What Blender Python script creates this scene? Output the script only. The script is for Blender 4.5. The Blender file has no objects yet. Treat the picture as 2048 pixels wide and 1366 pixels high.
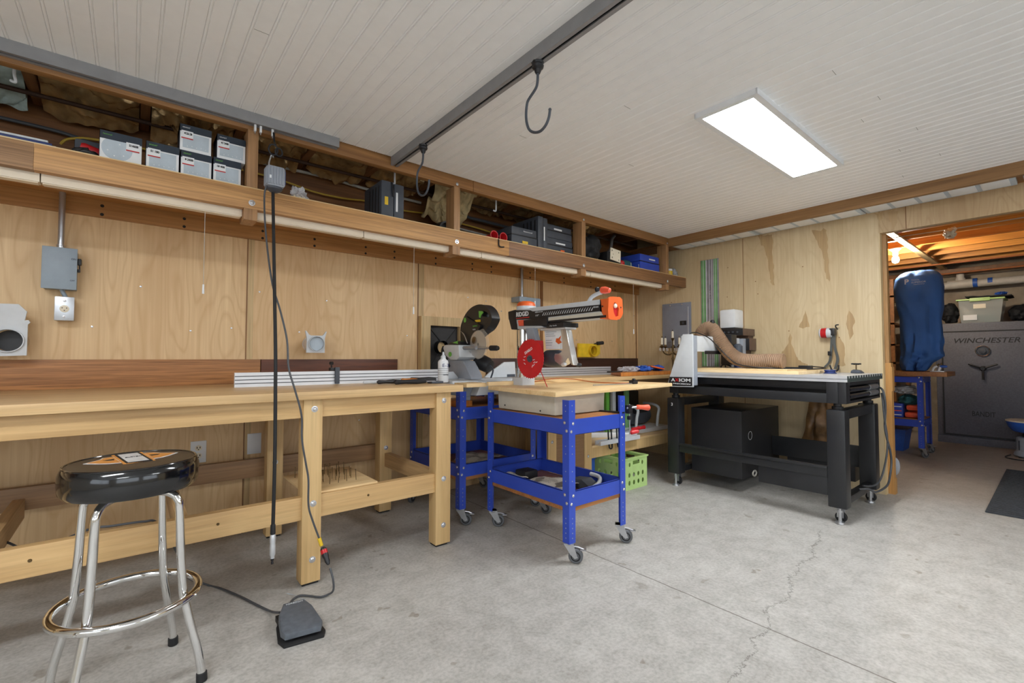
import bpy, bmesh, math, random
from mathutils import Vector, Matrix, noise
random.seed(7)
S = bpy.context.scene
COL = S.collection
PI = math.pi

# ---------------------------------------------------------------- camera, exposure, world
cam_d = bpy.data.cameras.new('camera')
cam = bpy.data.objects.new('camera', cam_d)
COL.objects.link(cam)
FW = Vector((0.635348, 0.771473, 0.034326)).normalized()
RT = Vector((0.771915, -0.635710, 0.001425)); RT = (RT - FW * RT.dot(FW)).normalized()
UP = RT.cross(FW)
cam.matrix_world = Matrix(((RT.x, UP.x, -FW.x, 0), (RT.y, UP.y, -FW.y, 0), (RT.z, UP.z, -FW.z, 1.06), (0, 0, 0, 1)))
cam_d.sensor_width = 36.0
cam_d.lens = 926.73 / 2048 * 36.0
cam_d.clip_start = 0.02
S.camera = cam
S.view_settings.view_transform = 'Standard'
S.view_settings.look = 'None'
S.view_settings.exposure = EXPOSURE = 1.15
S.view_settings.gamma = 1.0
S.view_settings.use_curve_mapping = False
PANEL_L = 20.0          # radiance of the LED ceiling panels
BULB_L = 420.0          # radiance of the bulb in the next room
W = bpy.data.worlds.new('world'); S.world = W
W.use_nodes = True
W.node_tree.nodes['Background'].inputs[0].default_value = (0.85, 0.925, 1.0, 1)
W.node_tree.nodes['Background'].inputs[1].default_value = 1.35

# ---------------------------------------------------------------- materials
def lin(c):
    return tuple(((v / 255.0) / 12.92 if v <= 10 else (((v / 255.0) + 0.055) / 1.055) ** 2.4) for v in c)
def _new(name):
    m = bpy.data.materials.new(name); m.use_nodes = True
    nt = m.node_tree; b = nt.nodes['Principled BSDF']
    return m, nt, b
def N(nt, t, **k):
    n = nt.nodes.new(t)
    for a, v in k.items():
        if a in ('operation', 'blend_type', 'data_type', 'wave_type', 'feature', 'noise_dimensions', 'clamp'): setattr(n, a, v)
        else: n.inputs[a].default_value = v
    return n
def coord(nt, scale, loc=(0, 0, 0)):
    tc = nt.nodes.new('ShaderNodeTexCoord'); mp = nt.nodes.new('ShaderNodeMapping')
    mp.inputs['Scale'].default_value = scale; mp.inputs['Location'].default_value = loc
    nt.links.new(tc.outputs['Object'], mp.inputs[0]); return mp.outputs[0]
def ramp(nt, fac, stops):
    r = nt.nodes.new('ShaderNodeValToRGB'); e = r.color_ramp.elements
    while len(e) < len(stops): e.new(0.5)
    for i, (p, c) in enumerate(stops):
        e[i].position = p; e[i].color = (*c, 1)
    nt.links.new(fac, r.inputs[0]); return r.outputs[0]
def mixc(nt, fac, a, b, mode='MIX'):
    m = nt.nodes.new('ShaderNodeMix'); m.data_type = 'RGBA'; m.blend_type = mode
    for sock, v in ((m.inputs[0], fac), (m.inputs[6], a), (m.inputs[7], b)):
        if isinstance(v, (int, float)): sock.default_value = v
        elif isinstance(v, tuple): sock.default_value = (*v, 1) if len(v) == 3 else v
        else: nt.links.new(v, sock)
    return m.outputs[2]
def math_(nt, op, a, b=0.0, c=0.0):
    m = nt.nodes.new('ShaderNodeMath'); m.operation = op
    for i, v in enumerate((a, b, c)):
        if isinstance(v, (int, float)): m.inputs[i].default_value = v
        else: nt.links.new(v, m.inputs[i])
    return m.outputs[0]
def noise_(nt, vec, scale, detail=4, rough=0.55, dist=0.0):
    n = nt.nodes.new('ShaderNodeTexNoise')
    n.inputs['Scale'].default_value = scale; n.inputs['Detail'].default_value = detail
    n.inputs['Roughness'].default_value = rough; n.inputs['Distortion'].default_value = dist
    nt.links.new(vec, n.inputs['Vector']); return n.outputs['Fac']
def bump(nt, b, h, strength, dist=0.002):
    n = nt.nodes.new('ShaderNodeBump'); n.inputs['Strength'].default_value = strength
    n.inputs['Distance'].default_value = dist
    nt.links.new(h, n.inputs['Height']); nt.links.new(n.outputs[0], b.inputs['Normal'])
def plain(name, col, rough=0.5, metal=0.0, var=0.08, vs=18.0, bmp=0.0, coat=0.0, spec=0.5):
    m, nt, b = _new(name); c = lin(col)
    v = coord(nt, (1, 1, 1)); n = noise_(nt, v, vs, 5)
    d = tuple(x * (1 - var * 2) for x in c); l = tuple(min(1, x * (1 + var)) for x in c)
    nt.links.new(ramp(nt, n, [(0.3, d), (0.7, l)]), b.inputs['Base Color'])
    b.inputs['Roughness'].default_value = rough; b.inputs['Metallic'].default_value = metal
    b.inputs['Specular IOR Level'].default_value = spec
    if coat: b.inputs['Coat Weight'].default_value = coat; b.inputs['Coat Roughness'].default_value = 0.08
    if bmp: bump(nt, b, noise_(nt, v, vs * 12, 3), bmp)
    return m
def wood(name, light, dark, axis='X', s=1.0, rough=0.5, fine=0.35, off=(0, 0, 0)):
    m, nt, b = _new(name); i = 'XYZ'.index(axis)
    sc = [7.0 * s] * 3; sc[i] = 0.45 * s
    n1 = noise_(nt, coord(nt, tuple(sc), off), 2.2, 6, 0.6, 0.7)
    sf = [110.0 * s] * 3; sf[i] = 3.0 * s
    n2 = noise_(nt, coord(nt, tuple(sf), off), 1.0, 3, 0.6)
    L, D = lin(light), lin(dark); mid = tuple((a + c) / 2 for a, c in zip(L, D))
    c1 = ramp(nt, n1, [(0.28, D), (0.47, mid), (0.62, L)])
    c2 = ramp(nt, n2, [(0.35, tuple(x * 0.62 for x in mid)), (0.62, L)])
    nt.links.new(mixc(nt, fine, c1, c2), b.inputs['Base Color'])
    b.inputs['Roughness'].default_value = rough
    bump(nt, b, n2, 0.12, 0.001)
    return m
def veneer(name, light, dark, across='X', pitch=0.24, off=(0, 0, 0), lines=0.35, rough=0.5):
    """sheet plywood: vertical grain with cathedral contour figure and veneer bands"""
    m, nt, b = _new(name)
    a = (1.0, 1.0, 1.0)
    base = coord(nt, (5.6, 5.6, 1.15), off)
    n = noise_(nt, base, 1.0, 1.5, 0.45, 0.25)
    f = math_(nt, 'PINGPONG', math_(nt, 'MULTIPLY', n, 13.0), 0.5)
    fig = ramp(nt, f, [(0.0, (0, 0, 0)), (0.22, (1, 1, 1))])
    L, D = lin(light), lin(dark)
    big = noise_(nt, coord(nt, (1.3, 1.3, 0.35), off), 2.0, 3)
    c0 = ramp(nt, big, [(0.3, tuple((x * .55 + y * .45) for x, y in zip(L, D))), (0.65, L)])
    streak = noise_(nt, coord(nt, (60, 60, 1.6), off), 1.0, 4, 0.6)
    c1 = mixc(nt, math_(nt, 'MULTIPLY', ramp(nt, streak, [(0.45, (1, 1, 1)), (0.65, (0, 0, 0))]), 0.28), c0, D)
    c2 = mixc(nt, math_(nt, 'MULTIPLY', math_(nt, 'SUBTRACT', 1.0, fig), lines), c1, D)
    # veneer bands
    tc = nt.nodes.new('ShaderNodeTexCoord'); sx = nt.nodes.new('ShaderNodeSeparateXYZ')
    nt.links.new(tc.outputs['Object'], sx.inputs[0])
    k = math_(nt, 'FLOOR', math_(nt, 'DIVIDE', sx.outputs[across], pitch))
    w = nt.nodes.new('ShaderNodeTexWhiteNoise'); w.noise_dimensions = '1D'; nt.links.new(k, w.inputs['W'])
    c3 = mixc(nt, math_(nt, 'MULTIPLY', w.outputs[0], 0.22), c2, D)
    nt.links.new(c3, b.inputs['Base Color'])
    b.inputs['Roughness'].default_value = rough
    return m
def emit(name, col, strength):
    m, nt, b = _new(name)
    b.inputs['Base Color'].default_value = (0.8, 0.8, 0.8, 1)
    b.inputs['Emission Color'].default_value = (*col, 1); b.inputs['Emission Strength'].default_value = strength
    return m
def glass(name, col, rough=0.05, alpha=0.25):
    m, nt, b = _new(name)
    b.inputs['Base Color'].default_value = (*lin(col), 1); b.inputs['Roughness'].default_value = rough
    b.inputs['Alpha'].default_value = alpha
    return m
def concrete(name):
    m, nt, b = _new(name)
    v = coord(nt, (1, 1, 1))
    n1 = noise_(nt, v, 1.1, 6, 0.6, 0.4); n2 = noise_(nt, v, 9.0, 8, 0.65, 0.3); n3 = noise_(nt, v, 70.0, 3, 0.6)
    c = ramp(nt, n1, [(0.32, lin((150, 146, 140))), (0.68, lin((186, 183, 178)))])
    c = mixc(nt, 0.5, c, ramp(nt, n2, [(0.35, lin((146, 142, 135))), (0.62, lin((198, 195, 190)))]))
    c = mixc(nt, 0.25, c, ramp(nt, n3, [(0.35, lin((140, 137, 130))), (0.6, lin((210, 208, 203)))]))
    # sweeping trowel streaks
    st = noise_(nt, coord(nt, (1.2, 7.0, 1)), 2.0, 6, 0.6, 1.2)
    c = mixc(nt, math_(nt, 'MULTIPLY', ramp(nt, st, [(0.52, (0, 0, 0)), (0.7, (1, 1, 1))]), 0.16), c, lin((128, 124, 117)))
    # small dark stains
    sp = noise_(nt, v, 11.0, 2, 0.5); spm = noise_(nt, v, 1.7, 2, 0.5)
    f = math_(nt, 'MULTIPLY', ramp(nt, sp, [(0.665, (0, 0, 0)), (0.69, (1, 1, 1))]), ramp(nt, spm, [(0.45, (0, 0, 0)), (0.6, (1, 1, 1))]))
    c = mixc(nt, math_(nt, 'MULTIPLY', f, 0.5), c, lin((112, 98, 78)))
    tc = nt.nodes.new('ShaderNodeTexCoord'); sx = nt.nodes.new('ShaderNodeSeparateXYZ')
    nt.links.new(tc.outputs['Object'], sx.inputs[0]); X, Y = sx.outputs[0], sx.outputs[1]
    w = math_(nt, 'MULTIPLY', math_(nt, 'SUBTRACT', noise_(nt, v, 14.0, 4, 0.7), 0.5), 0.012)
    j = math_(nt, 'ABSOLUTE', math_(nt, 'ADD', math_(nt, 'SUBTRACT', X, 1.953), w))
    c = mixc(nt, math_(nt, 'MULTIPLY', math_(nt, 'LESS_THAN', j, 0.0035), 0.75), c, lin((92, 84, 74)))
    # wandering crack, y as a function of x
    w2 = math_(nt, 'MULTIPLY', math_(nt, 'SUBTRACT', noise_(nt, v, 5.0, 6, 0.75), 0.5), 0.22)
    line = math_(nt, 'ADD', math_(nt, 'MULTIPLY', math_(nt, 'SUBTRACT', X, 1.5), 0.155), 0.735)
    k = math_(nt, 'ABSOLUTE', math_(nt, 'ADD', math_(nt, 'SUBTRACT', Y, line), w2))
    on = math_(nt, 'MULTIPLY', math_(nt, 'LESS_THAN', k, 0.0032), math_(nt, 'MULTIPLY', math_(nt, 'GREATER_THAN', X, 1.2), math_(nt, 'LESS_THAN', X, 3.3)))
    c = mixc(nt, math_(nt, 'MULTIPLY', on, 0.6), c, lin((95, 90, 82)))
    # browner slab in the next room
    far = ramp(nt, math_(nt, 'MULTIPLY', X, 0.1), [(0.44, (0, 0, 0)), (0.50, (1, 1, 1))])
    c = mixc(nt, math_(nt, 'MULTIPLY', far, 0.5), c, lin((150, 128, 104)))
    nt.links.new(c, b.inputs['Base Color'])
    b.inputs['Roughness'].default_value = 0.55
    bump(nt, b, n2, 0.08, 0.002)
    return m

def newsprint_mat():
    m, nt, b = _new('printed newspaper')
    v = coord(nt, (1, 1, 1)); w = nt.nodes.new('ShaderNodeTexWave'); w.bands_direction = 'Y'; w.inputs['Scale'].default_value = 55; w.inputs['Distortion'].default_value = 0.6
    nt.links.new(v, w.inputs['Vector'])
    blocks = ramp(nt, noise_(nt, v, 16.0, 1, 0.4), [(0.46, (0, 0, 0)), (0.5, (1, 1, 1))]); photo = ramp(nt, noise_(nt, coord(nt, (1, 1, 1), (3, 1, 0)), 9.0, 1, 0.4), [(0.60, (0, 0, 0)), (0.63, (1, 1, 1))])
    words = ramp(nt, noise_(nt, v, 220.0, 1, 0.4), [(0.42, (0, 0, 0)), (0.5, (1, 1, 1))])
    c = mixc(nt, math_(nt, 'MULTIPLY', math_(nt, 'MULTIPLY', math_(nt, 'GREATER_THAN', w.outputs['Fac'], 0.5), blocks), math_(nt, 'MULTIPLY', words, 0.75)), lin((214, 206, 194)), lin((70, 66, 62)))
    c = mixc(nt, math_(nt, 'MULTIPLY', photo, 0.7), c, lin((92, 80, 72)))
    nt.links.new(c, b.inputs['Base Color']); b.inputs['Roughness'].default_value = 0.85
    return m
M = {}
M['floor'] = concrete('concrete')
M['ply'] = veneer('birch plywood', (236, 206, 160), (200, 158, 108), 'X', 0.23, lines=0.40)
M['ply_b'] = veneer('pale plywood', (226, 208, 172), (190, 162, 118), 'Y', 0.31, (3.3, 1.2, 4.0), 0.22)
M['ply_head'] = veneer('maple plywood header', (206, 180, 140), (160, 126, 86), 'Y', 0.9, (7, 2, 1), 0.3)
M['heart'] = wood('brown heartwood patch', (200, 170, 126), (176, 144, 102), 'Z', 1.0)
M['batten'] = wood('plywood batten', (214, 186, 138), (176, 140, 92), 'Z', 1.0, fine=0.5)
M['batten_dk'] = wood('stud edge', (150, 104, 60), (110, 72, 40), 'Z', 1.0)
M['ledger'] = wood('shelf ledger fir', (190, 140, 84), (146, 98, 52), 'X', 1.0)
M['fascia'] = wood('golden shelf wood', (206, 156, 98), (140, 92, 50), 'X', 1.2, fine=0.5)
M['fascia_dk'] = wood('brown shelf wood', (152, 108, 70), (96, 64, 40), 'X', 1.2, fine=0.5)
M['fascia_md'] = wood('worn shelf wood', (172, 132, 92), (112, 80, 52), 'X', 1.3, fine=0.55)
M['postw'] = wood('shelf post wood', (184, 140, 96), (128, 90, 56), 'Z', 1.2, fine=0.5)
M['rail'] = wood('ceiling rail wood', (170, 122, 72), (118, 78, 44), 'X', 1.0, fine=0.4)
M['beam'] = wood('ceiling beam wood', (162, 122, 78), (118, 84, 52), 'Y', 1.0, fine=0.45)
M['edge'] = wood('pale plywood edge', (232, 206, 156), (206, 172, 118), 'X', 1.0)
M['edgez'] = wood('pale plywood edge upright', (226, 204, 160), (196, 166, 118), 'Z', 1.0)
M['topw'] = wood('maple bench top', (222, 188, 138), (186, 146, 96), 'X', 0.9, rough=0.4)
M['legw'] = wood('ash bench leg', (222, 188, 134), (196, 158, 104), 'Z', 0.8, fine=0.25)
M['railw'] = wood('ash bench rail', (220, 184, 130), (186, 144, 92), 'X', 0.8, fine=0.25)
M['railb'] = wood('brown bench rail', (158, 122, 86), (118, 88, 60), 'X', 1.0)
M['crossw'] = wood('cross rail wood', (206, 170, 122), (170, 132, 88), 'Y', 0.9)
M['walnut'] = wood('backsplash teak', (190, 132, 78), (112, 68, 38), 'X', 1.3, fine=0.6)
M['walnut2'] = wood('figured dark backsplash', (112, 62, 36), (58, 30, 20), 'X', 2.0, fine=0.4)
M['walnut3'] = wood('dark brown board', (72, 42, 32), (50, 28, 22), 'X', 1.5)
M['pine'] = wood('pine board', (238, 208, 158), (208, 168, 112), 'X', 0.8, rough=0.45, fine=0.2)
M['pine_y'] = wood('pine board lengthwise', (238, 212, 168), (214, 180, 128), 'Y', 0.8, rough=0.45, fine=0.2)
M['cartwood'] = wood('reddish cart board', (176, 118, 66), (116, 70, 38), 'X', 1.2, fine=0.5)
M['orangewood'] = wood('orange stained wood', (206, 132, 62), (160, 92, 40), 'Z', 1.2)
M['jamb'] = wood('fir jamb', (206, 156, 92), (170, 116, 60), 'Z', 1.0, fine=0.3)
M['osb'] = wood('jamb side', (186, 142, 88), (146, 104, 60), 'Z', 2.5, fine=0.5)
M['ceil'] = plain('white beadboard', (246, 246, 246), 0.45, var=0.01)
M['ceil_gap'] = plain('dark seam', (120, 118, 114), 0.7)
M['joist'] = wood('old joist', (150, 104, 62), (104, 66, 38), 'Y', 1.0)
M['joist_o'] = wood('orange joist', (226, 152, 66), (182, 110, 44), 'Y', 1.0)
M['subfloor'] = wood('dark subfloor', (118, 78, 48), (70, 44, 28), 'X', 1.0)
M['rim'] = wood('rim board', (148, 98, 54), (104, 66, 36), 'X', 1.0)
M['foil'] = plain('kraft foil facing', (204, 172, 124), 0.24, 0.6, var=0.25, vs=9, bmp=0.5)
M['tanfibre'] = plain('tan fibre', (206, 184, 138), 0.9, var=0.2, vs=14, bmp=0.4)
M['fibre'] = plain('pale green fibre', (186, 204, 200), 0.85, var=0.2, vs=14, bmp=0.4)
M['cblock'] = plain('foundation wall', (176, 162, 144), 0.9, var=0.18, vs=4, bmp=0.4)
M['drywall'] = plain('painted wall', (205, 198, 184), 0.8, var=0.03)
M['alu'] = plain('anodised aluminium', (214, 216, 220), 0.38, 0.55, var=0.02)
M['alu_w'] = plain('bright aluminium', (226, 228, 232), 0.35, 0.25, var=0.02)
M['alu_track'] = plain('aluminium track', (148, 148, 150), 0.45, 0.25, var=0.04)
M['softchrome'] = plain('cast aluminium', (214, 214, 214), 0.28, 0.8, var=0.02)
M['chrome'] = plain('chrome', (225, 225, 225), 0.07, 1.0, var=0.02)
M['steel'] = plain('galvanised steel', (190, 192, 196), 0.32, 0.85, var=0.05)
M['zinc'] = plain('zinc bolt', (214, 216, 220), 0.25, 0.8, var=0.03)
M['blued'] = plain('black oxide steel', (34, 34, 38), 0.45, 0.3)
M['blk'] = plain('black plastic', (30, 30, 33), 0.45, var=0.1)
M['blk_gloss'] = plain('glossy black', (12, 12, 14), 0.12, coat=0.8)
M['blk_paint'] = plain('black powder coat', (36, 37, 40), 0.38, var=0.12, vs=6)
M['blk_box'] = plain('black painted board', (38, 38, 41), 0.5, var=0.15, vs=3)
M['dgrey'] = plain('dark grey plastic', (70, 75, 84), 0.5)
M['grey'] = plain('grey plastic', (150, 156, 166), 0.5, var=0.04)
M['lgrey'] = plain('light grey paint', (204, 208, 212), 0.42, var=0.03)
M['greybox'] = plain('grey enamel', (146, 160, 172), 0.42, var=0.03)
M['panelg'] = plain('panel grey enamel', (142, 146, 158), 0.4, var=0.03)
M['vinyl'] = plain('black vinyl', (12, 14, 18), 0.14, coat=0.6, vs=6, bmp=0.02)
M['vinyltop'] = plain('black vinyl print ground', (44, 38, 34), 0.38, var=.1)
M['blue'] = plain('blue powder coat', (48, 76, 182), 0.36, var=0.06, vs=5)
M['bluedk'] = plain('dark blue plastic', (34, 52, 110), 0.45)
M['blueplastic'] = plain('blue plastic', (48, 96, 190), 0.4)
M['navy'] = plain('navy print', (34, 46, 60), 0.5)
M['cover'] = plain('blue cover cloth', (62, 108, 178), 0.8, var=0.06, vs=5, bmp=0.15)
M['white'] = plain('white card', (232, 234, 236), 0.5, var=0.02)
M['cream'] = plain('cream plastic', (238, 228, 206), 0.45, var=0.02)
M['paleprint'] = plain('pale grey print', (186, 198, 208), 0.5, var=0.05)
M['red'] = plain('red paint', (206, 24, 34), 0.42, var=0.04)
M['redp'] = plain('red plastic', (196, 30, 36), 0.4)
M['orange'] = plain('orange plastic', (226, 100, 44), 0.4, var=0.04)
M['coral'] = plain('coral plastic', (240, 96, 66), 0.35)
M['yellow'] = plain('yellow plastic', (230, 192, 44), 0.4)
M['green'] = plain('lime green plastic', (190, 222, 142), 0.42, var=0.04)
M['greenlime'] = plain('bright green plastic', (112, 186, 76), 0.4)
M['railg'] = plain('green guide strip', (126, 178, 118), 0.5)
M['railgrey'] = plain('guide rail grey', (164, 160, 164), 0.35, 0.3)
M['raspb'] = plain('saw base grey', (204, 198, 184), 0.5, var=0.04)
M['hose'] = plain('brown ducting', (158, 130, 106), 0.42, var=0.1, vs=8)
M['brownmetal'] = plain('brown metal case', (104, 84, 72), 0.5, 0.2)
M['rubber'] = plain('black rubber', (26, 26, 28), 0.7)
M['wheel'] = plain('grey rubber wheel', (96, 98, 102), 0.6)
M['cable'] = plain('grey cable', (74, 76, 80), 0.5)
M['cable_w'] = plain('pale cable', (190, 186, 176), 0.5)
M['cable_y'] = plain('yellow cable', (206, 172, 60), 0.5)
M['orange_cable'] = plain('orange brown cable', (184, 110, 60), 0.5)
M['rust'] = plain('dark iron pipe', (70, 48, 36), 0.7, 0.3)
M['brass'] = plain('dark brass', (110, 90, 60), 0.35, 0.8)
M['pvc'] = plain('off white pipe', (212, 204, 194), 0.5, var=0.05)
M['safe'] = plain('pebbled charcoal enamel', (92, 93, 104), 0.42, var=0.1, vs=60, bmp=0.5)
M['mat'] = plain('grey ribbed carpet mat', (64, 68, 74), 0.95, var=0.2, vs=60, bmp=0.8)
M['paper'] = newsprint_mat()
M['ink'] = plain('black ink', (24, 24, 26), 0.7)
M['gold'] = wood('orange gold print', (232, 160, 72), (170, 92, 34), 'X', 3.0, rough=0.35)
M['silverp'] = plain('silver print', (214, 216, 218), 0.35, var=0.1)
M['teal'] = plain('teal cloth', (40, 92, 98), 0.8)
M['cloth'] = plain('grey cloth', (176, 178, 182), 0.8)
M['darkcloth'] = plain('black nylon', (22, 23, 27), 0.75, bmp=0.2)
M['strap'] = plain('grey webbing', (92, 94, 92), 0.8)
M['brownkraft'] = plain('crumpled kraft sheet', (150, 112, 72), 0.35, var=0.3, vs=8, bmp=0.3)
M['tote'] = glass('clear tote plastic', (214, 220, 218), 0.15, 0.45)
M['clear'] = glass('smoky clear guard', (225, 218, 205), 0.1, 0.16)
M['clearbag'] = glass('clear bag', (235, 235, 240), 0.12, 0.5)
M['pane'] = glass('window pane', (240, 245, 250), 0.02, 0.06)
M['stripcream'] = plain('cream strip lamp housing', (226, 212, 190), 0.5, var=0.03)
M['bulb'] = emit('lit bulb', (1.0, 0.88, 0.70), BULB_L)
M['diffuser'] = emit('lit diffuser', (0.94, 0.975, 1.0), PANEL_L)

# ---------------------------------------------------------------- geometry helpers
WM = {}
def V(*a): return Vector(a[0]) if len(a) == 1 else Vector(a)
class MB:
    def __init__(self): self.bm = bmesh.new(); self.mi = 0
    def _f(self, vs, smooth=True):
        try:
            f = self.bm.faces.new(vs); f.material_index = self.mi; f.smooth = smooth; return f
        except ValueError: return None
    def box(self, x0, x1, y0, y1, z0, z1, bev=0.0, mx=None):
        if x0 > x1: x0, x1 = x1, x0
        if y0 > y1: y0, y1 = y1, y0
        if z0 > z1: z0, z1 = z1, z0
        P = [V(x, y, z) for z in (z0, z1) for y in (y0, y1) for x in (x0, x1)]
        if mx: P = [mx @ p for p in P]
        v = [self.bm.verts.new(p) for p in P]
        fs = [self._f([v[i] for i in q]) for q in ((0, 2, 3, 1), (4, 5, 7, 6), (0, 1, 5, 4), (2, 6, 7, 3), (0, 4, 6, 2), (1, 3, 7, 5))]
        if bev:
            bev = min(bev, 0.45 * min(x1 - x0, y1 - y0, z1 - z0))
            es = {e for f in fs for e in f.edges}
            r = bmesh.ops.bevel(self.bm, geom=list(es), offset=bev, segments=2, profile=0.6, affect='EDGES', clamp_overlap=True)
            for f in r['faces']: f.material_index = self.mi; f.smooth = True
        return self
    def bxc(self, c, s, rot=(0, 0, 0), bev=0.0):
        from mathutils import Euler
        mx = Matrix.Translation(c) @ Euler(rot).to_matrix().to_4x4()
        return self.box(-s[0] / 2, s[0] / 2, -s[1] / 2, s[1] / 2, -s[2] / 2, s[2] / 2, bev, mx)
    def _frame(self, d):
        d = d.normalized(); a = V(0, 0, 1) if abs(d.z) < 0.9 else V(1, 0, 0)
        u = d.cross(a).normalized(); return u, d.cross(u).normalized()
    def loft(self, rings, cap=True, closed=False):
        R = [[self.bm.verts.new(p) for p in r] for r in rings]; n = len(R[0])
        m = len(R)
        for i in range(m if closed else m - 1):
            a, b = R[i], R[(i + 1) % m]
            for j in range(n):
                self._f([a[j], a[(j + 1) % n], b[(j + 1) % n], b[j]])
        if cap and not closed:
            self._f(R[0][::-1]); self._f(R[-1])
        return self
    def cyl(self, p0, p1, r, r2=None, seg=16, cap=True):
        p0, p1 = V(p0), V(p1); r2 = r if r2 is None else r2
        u, w = self._frame(p1 - p0)
        ring = lambda p, q: [p + (u * math.cos(t) + w * math.sin(t)) * q for t in [2 * PI * k / seg for k in range(seg)]]
        return self.loft([ring(p0, r), ring(p1, r2)], cap)
    def tube(self, pts, r, seg=8, smooth=0, closed=False, cap=True):
        pts = [V(p) for p in pts]
        if smooth: pts = spline(pts, smooth, closed)
        n = len(pts); rr = r if callable(r) else (lambda t: r)
        rings = []; u = None
        for i, p in enumerate(pts):
            if closed: d = pts[(i + 1) % n] - pts[i - 1]
            else: d = pts[min(i + 1, n - 1)] - pts[max(i - 1, 0)]
            if d.length < 1e-9: d = V(0, 0, 1)
            d.normalize()
            if u is None: u, _ = self._frame(d)
            u = (u - d * u.dot(d))
            if u.length < 1e-6: u, _ = self._frame(d)
            u.normalize(); w = d.cross(u); q = rr(i / max(1, n - 1))
            rings.append([p + (u * math.cos(t) + w * math.sin(t)) * q for t in [2 * PI * k / seg for k in range(seg)]])
        return self.loft(rings, cap, closed)
    def lathe(self, prof, o=(0, 0, 0), ax=(0, 0, 1), seg=24, cap=True):
        o = V(o); d = V(ax).normalized(); u, w = self._frame(d)
        rings = [[o + d * z + (u * math.cos(t) + w * math.sin(t)) * max(r, 1e-5) for t in [2 * PI * k / seg for k in range(seg)]] for r, z in prof]
        return self.loft(rings, cap)
    def prism(self, poly, plane, a, b, bev=0.0):
        mk = {'yz': lambda p, q: V(q, p[0], p[1]), 'xz': lambda p, q: V(p[0], q, p[1]), 'xy': lambda p, q: V(p[0], p[1], q)}[plane]
        v0 = [self.bm.verts.new(mk(p, a)) for p in poly]; v1 = [self.bm.verts.new(mk(p, b)) for p in poly]
        n = len(poly); fs = [self._f(v0[::-1]), self._f(v1)]
        for i in range(n): fs.append(self._f([v0[i], v0[(i + 1) % n], v1[(i + 1) % n], v1[i]]))
        if bev:
            es = {e for f in fs if f for e in f.edges}
            r = bmesh.ops.bevel(self.bm, geom=list(es), offset=bev, segments=2, profile=0.6, affect='EDGES', clamp_overlap=True)
            for f in r['faces']: f.material_index = self.mi; f.smooth = True
        return self
    def ell(self, c, r, seg=16, rings=10, mx=None):
        c = V(c); r = (r, r, r) if isinstance(r, (int, float)) else r
        R = []
        for i in range(rings + 1):
            ph = -PI / 2 + PI * i / rings; k = max(math.cos(ph), 1e-4)
            ring = [V(r[0] * k * math.cos(t), r[1] * k * math.sin(t), r[2] * math.sin(ph)) for t in [2 * PI * q / seg for q in range(seg)]]
            if mx: ring = [mx @ p for p in ring]
            R.append([c + p for p in ring])
        return self.loft(R)
    def grid(self, nx, ny, fn, th=0.0):
        def lay(o): return [[self.bm.verts.new(V(fn(i / nx, j / ny)) + V(0, 0, o)) for i in range(nx + 1)] for j in range(ny + 1)]
        A = lay(0)
        for j in range(ny):
            for i in range(nx): self._f([A[j][i], A[j][i + 1], A[j + 1][i + 1], A[j + 1][i]])
        if th:
            B = lay(-th)
            for j in range(ny):
                for i in range(nx): self._f([B[j][i], B[j + 1][i], B[j + 1][i + 1], B[j][i + 1]])
            for i in range(nx):
                self._f([A[0][i], B[0][i], B[0][i + 1], A[0][i + 1]]); self._f([A[ny][i], A[ny][i + 1], B[ny][i + 1], B[ny][i]])
            for j in range(ny):
                self._f([A[j][0], A[j + 1][0], B[j + 1][0], B[j][0]]); self._f([A[j][nx], B[j][nx], B[j + 1][nx], A[j + 1][nx]])
        return self
    def hole_plate(self, outer, holes, plane, a, b):
        """flat plate with round/slot holes; triangulated fill, extruded"""
        mk = {'yz': lambda p, q: V(q, p[0], p[1]), 'xz': lambda p, q: V(p[0], q, p[1]), 'xy': lambda p, q: V(p[0], p[1], q)}[plane]
        tris = []
        t = bmesh.new(); es = []
        for loop in [outer] + holes:
            vs = [t.verts.new(mk(p, 0)) for p in loop]
            es += [t.edges.new((vs[i], vs[(i + 1) % len(vs)])) for i in range(len(vs))]
        bmesh.ops.triangle_fill(t, edges=es, use_beauty=True)
        t.verts.index_update(); co = [v.co.copy() for v in t.verts]; tris = [[v.index for v in f.verts] for f in t.faces]; t.free()
        ax = {'yz': V(1, 0, 0), 'xz': V(0, 1, 0), 'xy': V(0, 0, 1)}[plane]
        A = [self.bm.verts.new(c + ax * a) for c in co]; B = [self.bm.verts.new(c + ax * b) for c in co]
        for q in tris: self._f([A[i] for i in q]); self._f([B[i] for i in q[::-1]])
        k = 0
        for loop in [outer] + holes:
            n = len(loop)
            for i in range(n): self._f([A[k + i], A[k + (i + 1) % n], B[k + (i + 1) % n], B[k + i]])
            k += n
        return self
    def build(self, name, mats, parent=None, sharp=35):
        bmesh.ops.recalc_face_normals(self.bm, faces=self.bm.faces)
        me = bpy.data.meshes.new(name); self.bm.to_mesh(me); self.bm.free()
        for m in (mats if isinstance(mats, (list, tuple)) else [mats]): me.materials.append(M[m] if isinstance(m, str) else m)
        me.set_sharp_from_angle(angle=math.radians(sharp))
        o = bpy.data.objects.new(name, me); COL.objects.link(o)
        if parent:
            me.transform(WM.get(parent.name, Matrix()).inverted()); o.parent = parent
            WM[o.name] = WM.get(parent.name, Matrix())
        return o
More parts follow.
